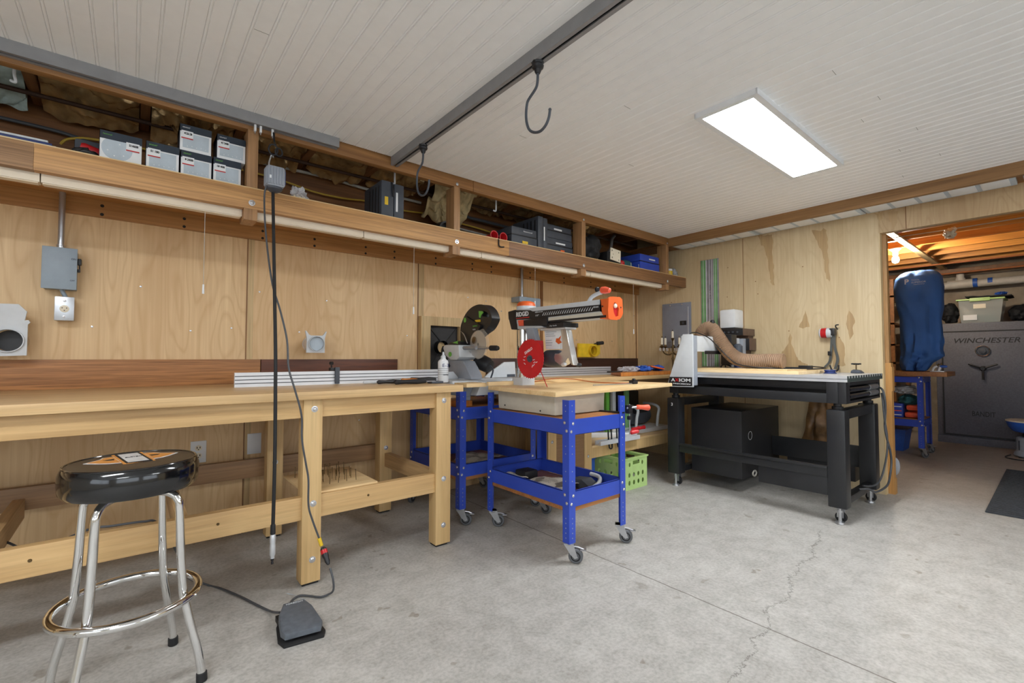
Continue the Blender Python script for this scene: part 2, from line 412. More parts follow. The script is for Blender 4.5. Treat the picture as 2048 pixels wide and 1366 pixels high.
def spline(p, n=8, closed=False):
    out = []; m = len(p)
    rng = range(m) if closed else range(m - 1)
    for i in rng:
        if closed: a, b, c, d = p[i - 1], p[i], p[(i + 1) % m], p[(i + 2) % m]
        else: a, b, c, d = p[max(i - 1, 0)], p[i], p[i + 1], p[min(i + 2, m - 1)]
        for k in range(n):
            t = k / n
            out.append(0.5 * ((2 * b) + (c - a) * t + (2 * a - 5 * b + 4 * c - d) * t * t + (3 * b - a - 3 * c + d) * t ** 3))
    if not closed: out.append(p[-1])
    return out
def circ(cx, cy, r, n=16): return [(cx + r * math.cos(2 * PI * k / n), cy + r * math.sin(2 * PI * k / n)) for k in range(n)]
def tag(o, label, cat, group=None):
    o['label'] = label; o['category'] = cat
    if group: o['group'] = group
    return o
def thing(name, label, cat, loc=(0, 0, 0), rz=0.0, group=None):
    o = bpy.data.objects.new(name, None); COL.objects.link(o); o.empty_display_size = 0.05
    o.location = loc; o.rotation_euler = (0, 0, rz)
    WM[o.name] = Matrix.Translation(loc) @ Matrix.Rotation(rz, 4, 'Z')
    return tag(o, label, cat, group)
def struct(o): o['kind'] = 'structure'; return o
def dup(root, loc, rz, label, group=None):
    def rec(o, par):
        c = o.copy(); COL.objects.link(c)
        if par: c.parent = par
        for ch in o.children: rec(ch, c)
        return c
    r = rec(root, None); r.location = loc; r.rotation_euler = (0, 0, rz); r['label'] = label
    if group: r['group'] = group
    WM[r.name] = Matrix.Translation(loc) @ Matrix.Rotation(rz, 4, 'Z')
    return r
def text(s, size, o, right, up, mat, parent, name='lettering', width=None, depth=0.001, bold=0.0, shear=0.0):
    cu = bpy.data.curves.new('t', 'FONT'); cu.body = s; cu.size = size; cu.extrude = depth / 2; cu.resolution_u = 3
    cu.offset = bold; cu.shear = shear
    to = bpy.data.objects.new('t', cu); COL.objects.link(to)
    bpy.context.view_layer.update()
    me = bpy.data.meshes.new_from_object(to.evaluated_get(bpy.context.evaluated_depsgraph_get()))
    bpy.data.objects.remove(to)
    xs = [v.co.x for v in me.vertices]; w = max(xs) - min(xs); k = (width / w) if width else 1.0
    R = V(right).normalized(); U = V(up).normalized(); Nn = R.cross(U)
    for v in me.vertices: v.co = V(o) + R * ((v.co.x - min(xs)) * k) + U * v.co.y + Nn * v.co.z
    me.materials.clear(); me.materials.append(M[mat]); me.name = name
    ob = bpy.data.objects.new(name, me); COL.objects.link(ob)
    if parent: me.transform(WM.get(parent.name, Matrix()).inverted()); ob.parent = parent
    return ob
def bolt(mb, c, n, r=0.012, h=0.006, wash=True):
    c, n = V(c), V(n).normalized()
    if wash: mb.lathe([(r * 1.5, 0), (r * 1.5, 0.002), (r, 0.0025)], c, n, 16)
    mb.lathe([(r, 0.002), (r * 0.95, h * 0.6), (r * 0.6, h), (0.0001, h * 1.1)], c, n, 14)


# ================================================================ LARGE STRUCTURE
CE = 2.274          # beadboard ceiling height
XB, YA = 4.543, 3.218
m = MB(); m.box(-3.4, 9.2, -3.4, 4.6, -0.08, 0.0); struct(m.build('floor', 'floor'))
# back wall: plywood facing, seams and battens, rim board above the shelf
m = MB(); m.box(-3.3, XB, YA, YA + 0.1, 0, 2.02)
m.mi = 1
for x0, x1 in ((0.547, 0.580), (1.711, 1.758), (-2.1, -2.06), (-1.0, -0.965)): m.box(x0, x1, YA - 0.003, YA + 0.01, 0, 2.0)
m.box(4.167, 4.275, YA - 0.006, YA + 0.01, 0, 2.0)
m.mi = 2
for x0 in (2.968, 4.50, 0.541, 1.704): m.box(x0, x0 + (0.014 if x0 > 4 else 0.006), YA - 0.004, YA + 0.01, 0, 2.0)
m.box(2.990, 3.03, YA - 0.005, YA + 0.01, 0, 2.0)
m.mi = 3; m.box(-3.3, XB, YA, YA + 0.1, 2.02, 2.56)
struct(m.build('wall_back', ['ply', 'batten', 'batten_dk', 'rim']))
m = MB()
for k in range(26):      # loose screws left in the plywood
    x = -0.3 + k * 0.19 + random.uniform(-.05, .05); z = random.choice((1.22, 1.46, 0.62, 1.55)) + random.uniform(-.02, .02)
    m.lathe([(0.006, 0), (0.005, 0.003), (0.0001, 0.004)], (x, YA - 0.001, z), (0, -1, 0), 10)
struct(m.build('trim_10', 'zinc'))
# right wall with its wide opening
m = MB(); m.box(XB, XB + 0.06, 0.962, YA, 0, 2.56); m.box(XB, XB + 0.06, -3.3, -1.5, 0, 2.56)
m.mi = 1; m.box(XB, XB + 0.06, -1.5, 0.962, 2.043, 2.56)
m.mi = 2
def patch(pts):
    P = []; n = len(pts)
    for i in range(n):
        a, b = V(*pts[i], 0), V(*pts[(i + 1) % n], 0); k = max(2, int((b - a).length / .02))
        for j in range(k):
            p = a.lerp(b, j / k); P.append((p.x + .014 * noise.noise(V(p.x * 40, p.y * 14, 1)) + .006 * noise.noise(V(p.x * 110, p.y * 90, 5)), p.y + .02 * noise.noise(V(p.x * 60, p.y * 9, 9))))
    m.hole_plate(P, [], 'yz', XB - 0.0012, XB + 0.001)
patch([(1.865, 2.21), (1.743, 2.19), (1.742, 1.85), (1.735, 1.72), (1.765, 1.75), (1.80, 2.05), (1.84, 2.12)])
patch([(1.425, 2.17), (1.315, 2.15), (1.305, 1.85), (1.300, 1.71), (1.325, 1.73), (1.35, 1.95), (1.395, 2.08)])
patch([(1.48, 1.00), (1.555, 1.04), (1.585, 1.12), (1.612, 1.28), (1.64, 1.17), (1.70, 1.06), (1.70, 0.70), (1.5, 0.70)])
patch([(1.455, 1.33), (1.49, 1.47), (1.535, 1.33)])
patch([(1.20, 1.0), (1.215, 1.16), (1.25, 1.28), (1.30, 1.22), (1.29, 0.98)])
patch([(1.168, 1.20), (1.19, 1.40), (1.165, 1.47), (1.13, 1.35), (1.14, 1.28)])
patch([(0.985, 2.21), (0.93, 2.20), (0.935, 2.15), (0.955, 2.14)])
patch([(0.90, 2.2), (0.83, 2.19), (0.85, 2.08), (0.87, 2.05)])
m.mi = 3; m.box(XB - 0.002, XB + 0.001, 2.010, 2.014, 0, 2.21); m.box(XB - 0.002, XB + 0.001, 0.790, 0.795, 2.043, 2.25)
for y, z in ((1.90, 1.78), (1.50, 1.86), (2.30, 1.62), (1.88, 1.66), (1.62, 1.30), (2.16, 1.95), (2.56, 1.63), (2.17, 1.66), (1.24, 1.23), (2.78, 1.66), (2.66, 1.1)):
    m.box(XB - 0.0015, XB + 0.001, y - 0.004, y + 0.004, z - 0.004, z + 0.004)
struct(m.build('wall_right', ['ply_b', 'ply_head', 'heart', 'batten_dk']))
m = MB(); m.box(XB + 0.0605, XB + 0.118, 0.9635, YA, 0, 2.56); m.mi = 1; m.box(XB + 0.0625, XB + 0.125, 0.918, 0.9625, 0, 1.02)
m.box(XB + 0.0625, XB + 0.128, 0.912, 0.9175, 0, 0.12); m.box(XB + 0.0625, XB + 0.128, 0.912, 0.9175, 0.80, 0.99)
m.mi = 0; m.box(XB + 0.062, XB + 0.115, 0.928, 0.9630, 1.021, 2.043)
struct(m.build('trim_5', ['osb', 'jamb']))
m = MB(); m.box(XB + .0005, XB + 0.0615, 0.9545, 0.9618, 0, 2.043); struct(m.build('trim_4', 'edgez'))
m = MB(); m.box(XB + 0.06, XB + 0.12, -1.5, 0.945, 2.06, 2.56); struct(m.build('trim_6', 'rim'))
m = MB(); m.box(XB - 0.001, XB + 0.13, -1.56, -1.5, 0, 2.06); struct(m.build('trim_7', 'jamb'))
ADDED_WIN = [('front', -2.4, 0.9, 0.85, 2.12), ('front', 1.5, 4.2, 0.85, 2.12), ('left', -2.7, 0.4, 0.85, 2.12)]  # added windows out of view, letting in daylight to brighten the ceiling
R4 = lambda a, b, c, d: [(a, c), (b, c), (b, d), (a, d)]
m = MB(); m.hole_plate(R4(-3.4, 9.2, 0, 2.56), [R4(*w[1:]) for w in ADDED_WIN if w[0] == 'front'], 'xz', -3.4, -3.3); struct(m.build('wall_front', 'drywall'))
m = MB(); m.hole_plate(R4(-3.4, YA + .1, 0, 2.56), [R4(*w[1:]) for w in ADDED_WIN if w[0] == 'left'], 'yz', -3.4, -3.3); struct(m.build('wall_left', 'drywall'))
for k, (sd, a, b, c, d) in enumerate(ADDED_WIN):
    pl = 'xz' if sd == 'front' else 'yz'; mid = (a + b) / 2
    m = MB(); m.hole_plate(R4(a, b, c, d), [R4(a + .05, mid - .025, c + .05, d - .05), R4(mid + .025, b - .05, c + .05, d - .05)], pl, -3.38, -3.33); f = m.build('added_window_%d' % (k + 1), 'white'); struct(f)
    for u, v in ((a + .05, mid - .025), (mid + .025, b - .05)):
        m = MB(); m.prism(R4(u, v, c + .05, d - .05), pl, -3.358, -3.352); m.build('glass_pane', 'pane', f)
    la = bpy.data.lights.new('sky_portal', 'AREA'); la.shape = 'RECTANGLE'; la.size = b - a; la.size_y = d - c; la.cycles.is_portal = True
    lo = bpy.data.objects.new('sky_portal', la); COL.objects.link(lo)
    if sd == 'front': lo.location = (mid, -3.41, (c + d) / 2); lo.rotation_euler = (PI / 2, 0, 0)
    else: lo.location = (-3.41, mid, (c + d) / 2); lo.rotation_euler = (PI / 2, 0, -PI / 2)
# beadboard ceiling: one extruded profile, paired beads every 64.5 mm
m = MB(); prof = []; x = -3.3; p = 0.0645
while x < 4.20:
    prof += [(x, CE), (x + 0.002, CE + 0.0035), (x + 0.004, CE), (x + 0.007, CE - 0.0012), (x + 0.010, CE), (x + 0.012, CE + 0.0030), (x + 0.014, CE)]
    x += p
prof.append((4.215, CE))
a = [m.bm.verts.new(V(q[0], -3.3, q[1])) for q in prof]; b = [m.bm.verts.new(V(q[0], 2.60, q[1])) for q in prof]
for i in range(len(prof) - 1): m._f([a[i], a[i + 1], b[i + 1], b[i]], False)
m.mi = 1
for sx, sy in ((26, 1.9), (79, 1.35), (86, 0.62), (92, 0.55), (95, .66), (100, .50), (104, .62), (108, .48), (76, 1.9), (88, 1.75), (56, 1.9), (112, .7)):
    sx = -3.3 + 0.0645 * sx + .014
    m.box(sx, sx + 0.0505, sy, sy + 0.0012, CE - 0.0006, CE + 0.002)
o = m.build('ceiling', ['ceil', 'ceil_gap'], sharp=20); struct(o)
for f in o.data.polygons: pass
m = MB(); m.box(-3.4, 9.2, -3.4, 4.6, 2.56, 2.64); struct(m.build('trim_8', 'subfloor'))
m = MB(); m.box(-3.3, 4.21, -3.3, 2.60, CE + 0.012, CE + 0.03); struct(m.build('trim_9', 'subfloor'))
# wood beam and soffit along the right wall
m = MB(); m.box(4.207, 4.245, -3.3, 2.604, 2.190, CE + 0.01); struct(m.build('trim_1', 'beam'))
m = MB(); m.box(4.245, XB, -3.3, YA, 2.225, 2.245); struct(m.build('trim_2', 'rim'))
# joists above the open shelf and over the next room
k = 11
for x in [-1.22, -0.80, -0.395, 0.012, 0.42, 0.80, 1.20, 1.62, 2.02, 2.43, 2.83, 3.24, 3.65, 4.05]:
    m = MB(); m.box(x, x + 0.04, 2.66, YA, 2.30, 2.56); struct(m.build('trim_%d' % k, 'joist')); k += 1
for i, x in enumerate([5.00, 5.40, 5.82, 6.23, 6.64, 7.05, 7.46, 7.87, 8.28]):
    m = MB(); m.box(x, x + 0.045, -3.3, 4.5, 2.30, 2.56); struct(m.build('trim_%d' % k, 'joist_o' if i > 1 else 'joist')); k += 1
m = MB(); m.box(4.9, 8.7, 1.09, 1.15, 2.278, 2.30); struct(m.build('trim_%d' % k, 'edge'))
m = MB(); m.box(8.9, 9.2, -3.4, 4.6, 0, 2.56)
struct(m.build('wall_far', 'cblock'))
m = MB(); m.box(8.6, 8.95, -3.3, 4.5, 2.22, 2.27); struct(m.build('trim_50', 'rim'))
m = MB(); m.box(XB + 0.12, 9.2, 4.5, 4.6, 0, 2.56); struct(m.build('wall_side', 'cblock'))
m = MB(); m.box(XB, XB + 0.118, YA, 4.6, 0, 2.56); struct(m.build('trim_51', 'osb'))
# ledger of holes below the shelf
m = MB(); m.box(-3.3, XB, YA - 0.02, YA, 1.785, 1.872)
m.mi = 1
for x in (-.13, .22, .62, .93, 1.28, 1.50, 1.85, 2.2, 2.4, 2.85, 3.3, 3.7, 4.1):
    for z in (1.80, 1.845): m.lathe([(0.008, 0), (0.008, 0.0006)], (x, YA - 0.0202, z), (0, -1, 0), 12)
struct(m.build('trim_3', ['ledger', 'ink']))

# ---------------------------------------------------------------- lamps
def led_panel(loc, label, group=None):
    t = thing('led_ceiling_panel', label, 'ceiling light', loc, 0, group)
    x, y, z = loc; m = MB()
    m.hole_plate([(x - .613, y - .15), (x + .613, y - .15), (x + .613, y + .15), (x - .613, y + .15)], [[(x - .585, y - .122), (x + .585, y - .122), (x + .585, y + .122), (x - .585, y + .122)]], 'xy', z - .027, z - 0.023)
    for q in ((x - .613, x - .606, y - .15, y + .15), (x + .606, x + .613, y - .15, y + .15), (x - .613, x + .613, y - .15, y - .143), (x - .613, x + .613, y + .143, y + .15)):
        m.box(q[0], q[1], q[2], q[3], z - .025, z)
    m.build('frame', 'white', t)
    m = MB(); m.box(x - .59, x + .59, y - .127, y + .127, z - .024, z - .020); m.build('diffuser', 'diffuser', t)
    return t
lp = led_panel((2.758, 1.026, CE), 'lit white rectangular flat panel light on the ceiling', None)
for q in ((-1.0, 0.72), (-1.0, -1.6), (2.758, -1.6)):
    dup(lp, (q[0], q[1], CE), 0, 'lit white flat panel light, farther back on the same ceiling', 'ceiling panels behind the viewer')

def strip(y0, y1, n=5, label='', group=None):
    t = thing('strip_fixture', label, 'light fixture', (4.37, (y0 + y1) / 2, 2.2), 0, group)
    m = MB(); x0, x1 = 4.258, 4.492
    m.box(x0, x1, y0 + .004, y1 - .004, 2.203, 2.225, 0.003); m.build('housing', 'paleprint', t)
    m = MB(); L = (y1 - y0 - .04) / n
    for k in range(n): m.box(x0 + .02, x1 - .03, y0 + .02 + k * L + .012, y0 + .02 + (k + 1) * L - .012, 2.199, 2.204, 0.002)
    m.build('lens', 'white', t)
    return t
strip(1.825, 2.62, 5, 'flat white strip fixture under the wood beam, nearest the shelf corner')
strip(1.021, 1.825, 5, 'flat white strip fixture under the wood beam, middle one of the right wall')
strip(0.207, 1.021, 5, 'flat white strip fixture above the doorway opening')
strip(-0.60, 0.183, 5, 'flat white strip fixture, rightmost and cut by the photo edge')

# ---------------------------------------------------------------- overhead shelf
YS = 2.608
sh = thing('overhead_shelf', 'long open timber storage shelf hung under the ceiling above the workbench', 'shelf', (1.5, 2.9, 1.9))
m = MB(); m.box(-3.2, -0.314, YS, YS + .04, 1.802, 1.908, .002); m.mi = 1; m.box(-0.314, 2.12, YS, YS + .04, 1.802, 1.908, .002); m.mi = 2; m.box(2.12, XB, YS, YS + .04, 1.802, 1.908, .002)
m.build('fascia', ['fascia_md', 'fascia', 'fascia_dk'], sh)
m = MB(); m.box(-3.2, XB, YS + 0.001, YA, 1.893, 1.912); m.build('shelf_board', 'edge', sh)
m = MB(); m.box(-3.2, XB, YS + 0.12, YA - .02, 1.872, 1.893); m.build('underboard', 'ledger', sh)
m = MB(); m.box(-3.2, 1.80, YS, YS + .045, 2.203, CE + .012, .002); m.box(1.803, 4.245, YS, YS + .045, 2.203, CE + .012, .002); m.build('top_rail', 'rail', sh)
PX = [(-0.80, -0.75), (0.430, 0.478), (1.645, 1.692), (2.905, 2.953), (4.166, 4.213)]
for a, b in PX:
    m = MB(); m.box(a, b, YS - .001, YS + .10, 1.912, 2.204, .0015); m.build('post', 'postw', sh)
    m = MB(); m.box(a - .01, b + .002, YS - .002, YS + .117, 1.745, 1.802, .002); m.build('bracket_block', 'postw', sh)
    m = MB(); bolt(m, ((a + b) / 2, YS - .001, 1.833), (0, -1, 0), .010, .008); m.build('bolt', 'zinc', sh)
    if a > 1:
        m = MB(); bolt(m, ((a + b) / 2, YS - .001, 2.222), (0, -1, 0), .007, .005); m.build('bolt', 'zinc', sh)
# slim white strips under the front edge
def under_strip(x0, x1, label):
    t = thing('under_shelf_strip', label, 'light fixture', ((x0 + x1) / 2, YS + .06, 1.8))
    m = MB(); m.box(x0, x1, YS + .041, YS + .09, 1.768, 1.872); m.build('channel', 'stripcream', t)
    m = MB(); m.box(x0 + .005, x1 - .005, YS + .046, YS + .085, 1.764, 1.768); m.build('lens', 'stripcream', t)
UL = ['slim white strip fixture under the shelf edge, leftmost in view', 'slim white strip fixture under the shelf edge, above the wall switch box', 'slim white strip fixture under the shelf, right of the hanging rotary motor', 'slim white strip fixture under the shelf, ending at the second bracket block', 'slim white strip fixture under the shelf above the mitre saw', 'slim white strip fixture under the shelf above the radial arm saw, short',
      'slim white strip fixture under the shelf, short piece beside the third bracket block', 'slim white strip fixture under the shelf, rightmost and longest']
for (a, b), l in zip(((-.95, -.300), (-.296, .418), (.482, 1.045), (1.049, 1.632), (1.696, 1.90), (1.904, 2.893), (2.957, 3.06), (3.064, 4.15)), UL): under_strip(a, b, l)
# pull cords
for x, z1, l in ((0.265, 1.41, 'thin white pull cord hanging over the plywood left of the rotary motor'), (1.385, 1.38, 'thin white pull cord hanging in front of the wall beside the framed port'), (2.43, 1.50, 'thin white pull cord hanging behind the radial arm saw'), (3.70, 1.33, 'thin white pull cord hanging beside the dark seam near the corner')):
    t = thing('pull_cord', l, 'pull cord', (x, YS + .08, 1.77))
    m = MB(); m.cyl((x, YS + .06, 1.77), (x, YS + .06, z1), .0012, seg=6); m.build('string', 'cable_w', t)
    m = MB(); m.cyl((x, YS + .06, z1), (x, YS + .06, z1 - .045), .004, .005, seg=10); m.build('toggle', 'white', t)

# ---------------------------------------------------------------- cavity contents above the shelf
def rod(name, label, cat, pts, r, mat, sm=6, group=None):
    m = MB(); m.tube(pts, r, 8, sm); o = m.build(name, mat); return tag(o, label, cat, group)
rod('iron_pipe', 'thin dark iron pipe running along the joists above the shelf', 'pipe', [(-3.0, 3.0, 2.262), (4.15, 3.0, 2.262)], .011, 'rust', 0)
rod('conduit_pipe', 'grey conduit on the rim board at the far left of the shelf', 'pipe', [(-1.4, 3.17, 2.18), (-.49, 3.17, 2.179), (-.24, 3.17, 2.166), (-.1, 3.17, 2.12)], .009, 'cable')
rod('conduit_pipe', 'pinkish grey conduit clipped behind the black tool case', 'pipe', [(.58, 3.17, 2.262), (1.0, 3.17, 2.268), (1.28, 3.17, 2.254), (1.70, 3.17, 2.248)], .010, 'cable_w')
rod('conduit_pipe', 'grey conduit bent into a curve right of the second shelf post', 'pipe', [(2.075, 3.0, 2.34), (2.072, 3.1, 2.29), (2.09, 3.12, 2.21), (2.285, 3.12, 2.20), (2.9, 3.12, 2.19)], .012, 'cable')
rod('yellow_cable', 'yellow cable sagging along the back of the shelf', 'cable', [(-.29, 3.16, 2.11), (-.25, 3.16, 2.15), (-.1, 3.17, 2.18), (.5, 3.17, 2.19), (.73, 3.17, 2.178), (.914, 3.17, 2.152), (1.11, 3.17, 2.152), (1.3, 3.17, 2.17), (1.518, 3.17, 2.157), (1.8, 3.17, 2.18)], .006, 'cable_y')
rod('white_cable', 'pale cable along the rim board in the third shelf bay', 'cable', [(1.9, 3.17, 2.12), (2.1, 3.17, 2.11), (2.4, 3.17, 2.10), (2.8, 3.17, 2.09)], .007, 'cable_w')
rod('yellow_cable', 'second yellow cable above the red clamps', 'cable', [(1.9, 3.17, 2.16), (2.2, 3.17, 2.15), (2.5, 3.17, 2.13), (3.0, 3.17, 2.13)], .006, 'cable_y')
for x, z0, l in ((-.40, 2.21, 'white strap hook hanging at the far left of the shelf top rail'), (1.30, 2.19, 'white pipe strap above the black tool case'), (2.13, 2.18, 'white pipe strap right of the second shelf post')):
    rod('pipe_strap', l, 'strap', [(x, 2.78, 2.30), (x, 2.78, z0 + .03), (x + .004, 2.79, z0), (x - .012, 2.80, z0 + .005)], .006, 'white', 4)
def batt(name, label, x0, x1, y0, y1, z0, z1, mat, seed, amp=.035):
    m = MB(); rnd = random.Random(seed)
    def f(u, v):
        x = x0 + (x1 - x0) * u; y = y0 + (y1 - .075 - y0) * v; z = z0 + (z1 + .035 - z0) * v
        n = noise.noise(V(x * 9 + seed, y * 9, seed)); n2 = noise.noise(V(x * 26, y * 26 + seed, 3))
        r_ = abs(noise.noise(V(x * 8, y * 8 + seed, seed))); return (x, y + n * amp, z - abs(n) * amp * 1.3 - n2 * amp * .5 - .02 * math.sin(u * PI) + (.5 - min(.5, r_ * 3)) * amp * .55)
    m.grid(44, 36, f, .012); return tag(m.build(name, mat), label, 'insulation')
batt('insulation_batt', 'pale green insulation drooping between joists at the far left', -.78, -.40, 2.75, YA - .005, 2.44, 2.22, 'fibre', 1)
batt('insulation_batt', 'kraft faced insulation left of the big sanding disc box', -.35, .008, 2.75, YA - .005, 2.44, 2.23, 'foil', 2)
batt('insulation_batt', 'crumpled foil insulation above the stacked sanding boxes', .056, .415, 2.75, YA - .005, 2.40, 2.20, 'foil', 3, .06)
batt('insulation_batt', 'foil insulation right of the first shelf post', .465, .795, 2.75, YA - .005, 2.44, 2.25, 'foil', 4, .05)
batt('insulation_batt', 'foil insulation between joists above the small crumpled packet', .845, 1.195, 2.75, YA - .005, 2.44, 2.25, 'foil', 5)
batt('insulation_batt', 'brown insulation above the black tool case', 1.245, 1.615, 2.75, YA - .005, 2.44, 2.25, 'foil', 6)
batt('insulation_batt', 'olive fibre insulation drooping left of the second shelf post', 1.665, 2.015, 2.75, YA - .06, 2.44, 2.10, 'tanfibre', 7, .07)
batt('insulation_batt', 'brown insulation in the third shelf bay', 2.065, 2.425, 2.75, YA - .005, 2.44, 2.27, 'foil', 8)
batt('insulation_batt', 'dark insulation above the stacked black cases', 2.475, 2.825, 2.75, YA - .005, 2.44, 2.28, 'foil', 9)
batt('insulation_batt', 'brown insulation above the black backpack', 2.875, 3.235, 2.75, YA - .005, 2.44, 2.25, 'foil', 10)
batt('insulation_batt', 'dark insulation above the blue case', 3.285, 3.645, 2.75, YA - .005, 2.44, 2.27, 'foil', 11)

# ---------------------------------------------------------------- ceiling tracks
def track(name, label, a, b, axis):
    t = thing(name, label, 'track', ((a[0] + b[0]) / 2, (a[1] + b[1]) / 2, CE)); m = MB()
    w, h = .0225, .052
    if axis == 'y':
        x = a[0]; y0, y1 = a[1], b[1]
        pr = [(x - w, CE), (x - w, CE - h), (x - .006, CE - h), (x - .006, CE - h + .004), (x - w + .003, CE - h + .004), (x - w + .003, CE - .003), (x + w - .003, CE - .003), (x + w - .003, CE - h + .004), (x + .006, CE - h + .004), (x + .006, CE - h), (x + w, CE - h), (x + w, CE)]
        m.prism(pr, 'xz', y0, y1)
        m.build('channel', 'alu_track', t)
        m = MB(); m.box(x - w + .004, x + w - .004, y0 + .002, y1 - .002, CE - h + .02, CE - h + .024); m.build('slot_strip', 'blk', t)  # black strip inside the channel, visible through the slot
    else:
        y = a[1]; x0, x1 = a[0], b[0]
        pr = [(y - w, CE), (y - w, CE - h), (y - .006, CE - h), (y - .006, CE - h + .004), (y - w + .003, CE - h + .004), (y - w + .003, CE - .003), (y + w - .003, CE - .003), (y + w - .003, CE - h + .004), (y + .006, CE - h + .004), (y + .006, CE - h), (y + w, CE - h), (y + w, CE)]
        m.prism(pr, 'yz', x0, x1); m.build('channel', 'alu_track', t)
        m = MB(); m.box(x0 + .002, x1 - .002, y - w + .004, y + w - .004, CE - h + .02, CE - h + .024); m.build('slot_strip', 'blk', t)
    return t
track('ceiling_track', 'grey metal track crossing the white ceiling toward the shelf', (1.2145, -3.2), (1.2145, 2.605), 'y')
track('ceiling_track', 'grey metal track running along the shelf top rail, left half', (-3.2, 2.5835), (0.868, 2.5835), 'x')
def hook(y, label, flip=1):
    x = 1.2145; t = thing('ceiling_hook', label, 'hook', (x, y, 2.2)); z = 2.222
    m = MB(); m.lathe([(.008, .012), (.022, .006), (.024, 0), (.021, -.008), (.024, -.014), (.022, -.022), (.014, -.028), (.013, -.036), (.009, -.044)], (x, y, z), (0, 0, 1), 20); m.build('trolley', 'blk', t)
    P = [(0, 0, -.04), (0, .002, -.075), (0, .012, -.098), (0, .055, -.125), (0, .066, -.145), (0, .070, -.18), (0, .066, -.215), (0, .050, -.25), (0, .020, -.272), (0, -.015, -.280), (0, -.045, -.268), (0, -.062, -.245), (0, -.068, -.22)]
    m = MB(); m.tube([(x, y + q[1], z + q[2]) for q in P], .0055, 10, 5); m.ell((x, y - .068, z - .217), .0065, 10, 6); m.build('hook_rod', 'dgrey', t)
hook(1.317, 'black hook hanging from the ceiling track, nearest the camera')
hook(2.243, 'black hook hanging from the ceiling track, in front of the shelf')

# ================================================================ WORKBENCH
wb = thing('workbench', 'long pale hardwood workbench along the plywood wall with square bolted legs', 'workbench', (0, 2.7, 0))
m = MB(); m.box(-2.2, 1.494, 2.256, 3.190, .862, .90, .003); m.build('bench_top', 'topw', wb)
m = MB(); m.box(-2.2, 1.40, 2.302, 2.342, .775, .862, .002); m.build('apron', 'railw', wb)
m = MB(); m.box(-2.2, 1.40, 3.10, 3.135, .775, .862, .002); m.build('apron', 'railb', wb)
for x in (-1.5, .629, 1.335):
    m = MB(); m.box(x, x + .086 if x < 1 else x + .094, 2.286, 2.366, .012, .862, .003); leg = m.build('leg', 'legw', wb)
    m = MB(); m.box(x + .008, x + .08, 2.296, 2.36, 0, .012); m.build('foot_pad', 'rubber', leg)
    for z in (.815, .375, .117):
        m = MB(); bolt(m, (x + .048, 2.286, z), (0, -1, 0), .010, .008); m.build('bolt', 'zinc', leg)
for x in (-1.5, .633, 1.325):
    m = MB(); m.box(x, x + .086, 3.02, 3.10, .012, .862, .003); leg = m.build('leg', 'legw', wb)
    m = MB(); m.box(x + .008, x + .08, 3.03, 3.09, 0, .012); m.build('foot_pad', 'rubber', leg)
    m = MB(); bolt(m, (x + .043, 3.02, .44), (0, -1, 0), .010, .008); m.build('bolt', 'zinc', leg)
m = MB(); m.box(-2.2, 1.40, 2.300, 2.340, .303, .408, .002)
m.build('stretcher', 'railw', wb)
for x in (-.8, -.25, .30, .95):
    m = MB(); m.lathe([(.006, 0), (.005, .003), (.0001, .003)], (x, 2.30, .36), (0, -1, 0), 12); m.build('screw', 'brass', wb)
m = MB(); m.box(-2.2, 1.40, 3.105, 3.145, .35, .455, .002); m.build('stretcher', 'railb', wb)
for x in (-.40, .16, 1.36):
    m = MB(); m.box(x, x + .04, 2.34, 3.105, .315, .405, .002); m.build('cross_rail', 'crossw', wb)
# end panel between the two carts and the bench (side rails of the right end)
bs = MB(); bs.box(-2.2, 0.62, 3.190, YA, .90, 1.046, .002); tag(bs.build('backsplash_board', 'walnut'), 'long teak coloured backsplash board behind the workbench, left piece', 'board')
bs = MB(); bs.box(0.624, 1.53, 3.190, YA, .90, 1.046, .002); tag(bs.build('backsplash_board', 'walnut2'), 'figured dark red brown backsplash board behind the aluminium fence', 'board')
bs = MB(); bs.box(2.36, 4.50, 3.190, YA - .004, .90, 1.052, .002); tag(bs.build('backsplash_board', 'walnut3'), 'dark brown backsplash board in the corner behind the radial arm saw', 'board')
# nail board on the lower rails
nb = thing('nail_board', 'pale board studded with upright nails on the lower rails of the workbench', 'board', (.8, 2.5, .41))
m = MB(); m.box(.655, 1.005, 2.315, 2.74, .4085, .418, .001); m.build('board', 'pine', nb)
rn = random.Random(3)
for i in range(6):
    for j in range(6):
        x = .70 + .045 * i + rn.uniform(-.01, .01); y = 2.42 + .045 * j + rn.uniform(-.01, .01); h = rn.uniform(.05, .062)
        m = MB(); d = V(rn.uniform(-.006, .006), rn.uniform(-.006, .006), 0); m.cyl((x, y, .417), V(x, y, .417 + h) + d, .0016, seg=6); m.cyl(V(x, y, .417 + h) + d, V(x, y, .4185 + h) + d, .004, seg=8)
        m.build('nail', 'brass', nb)

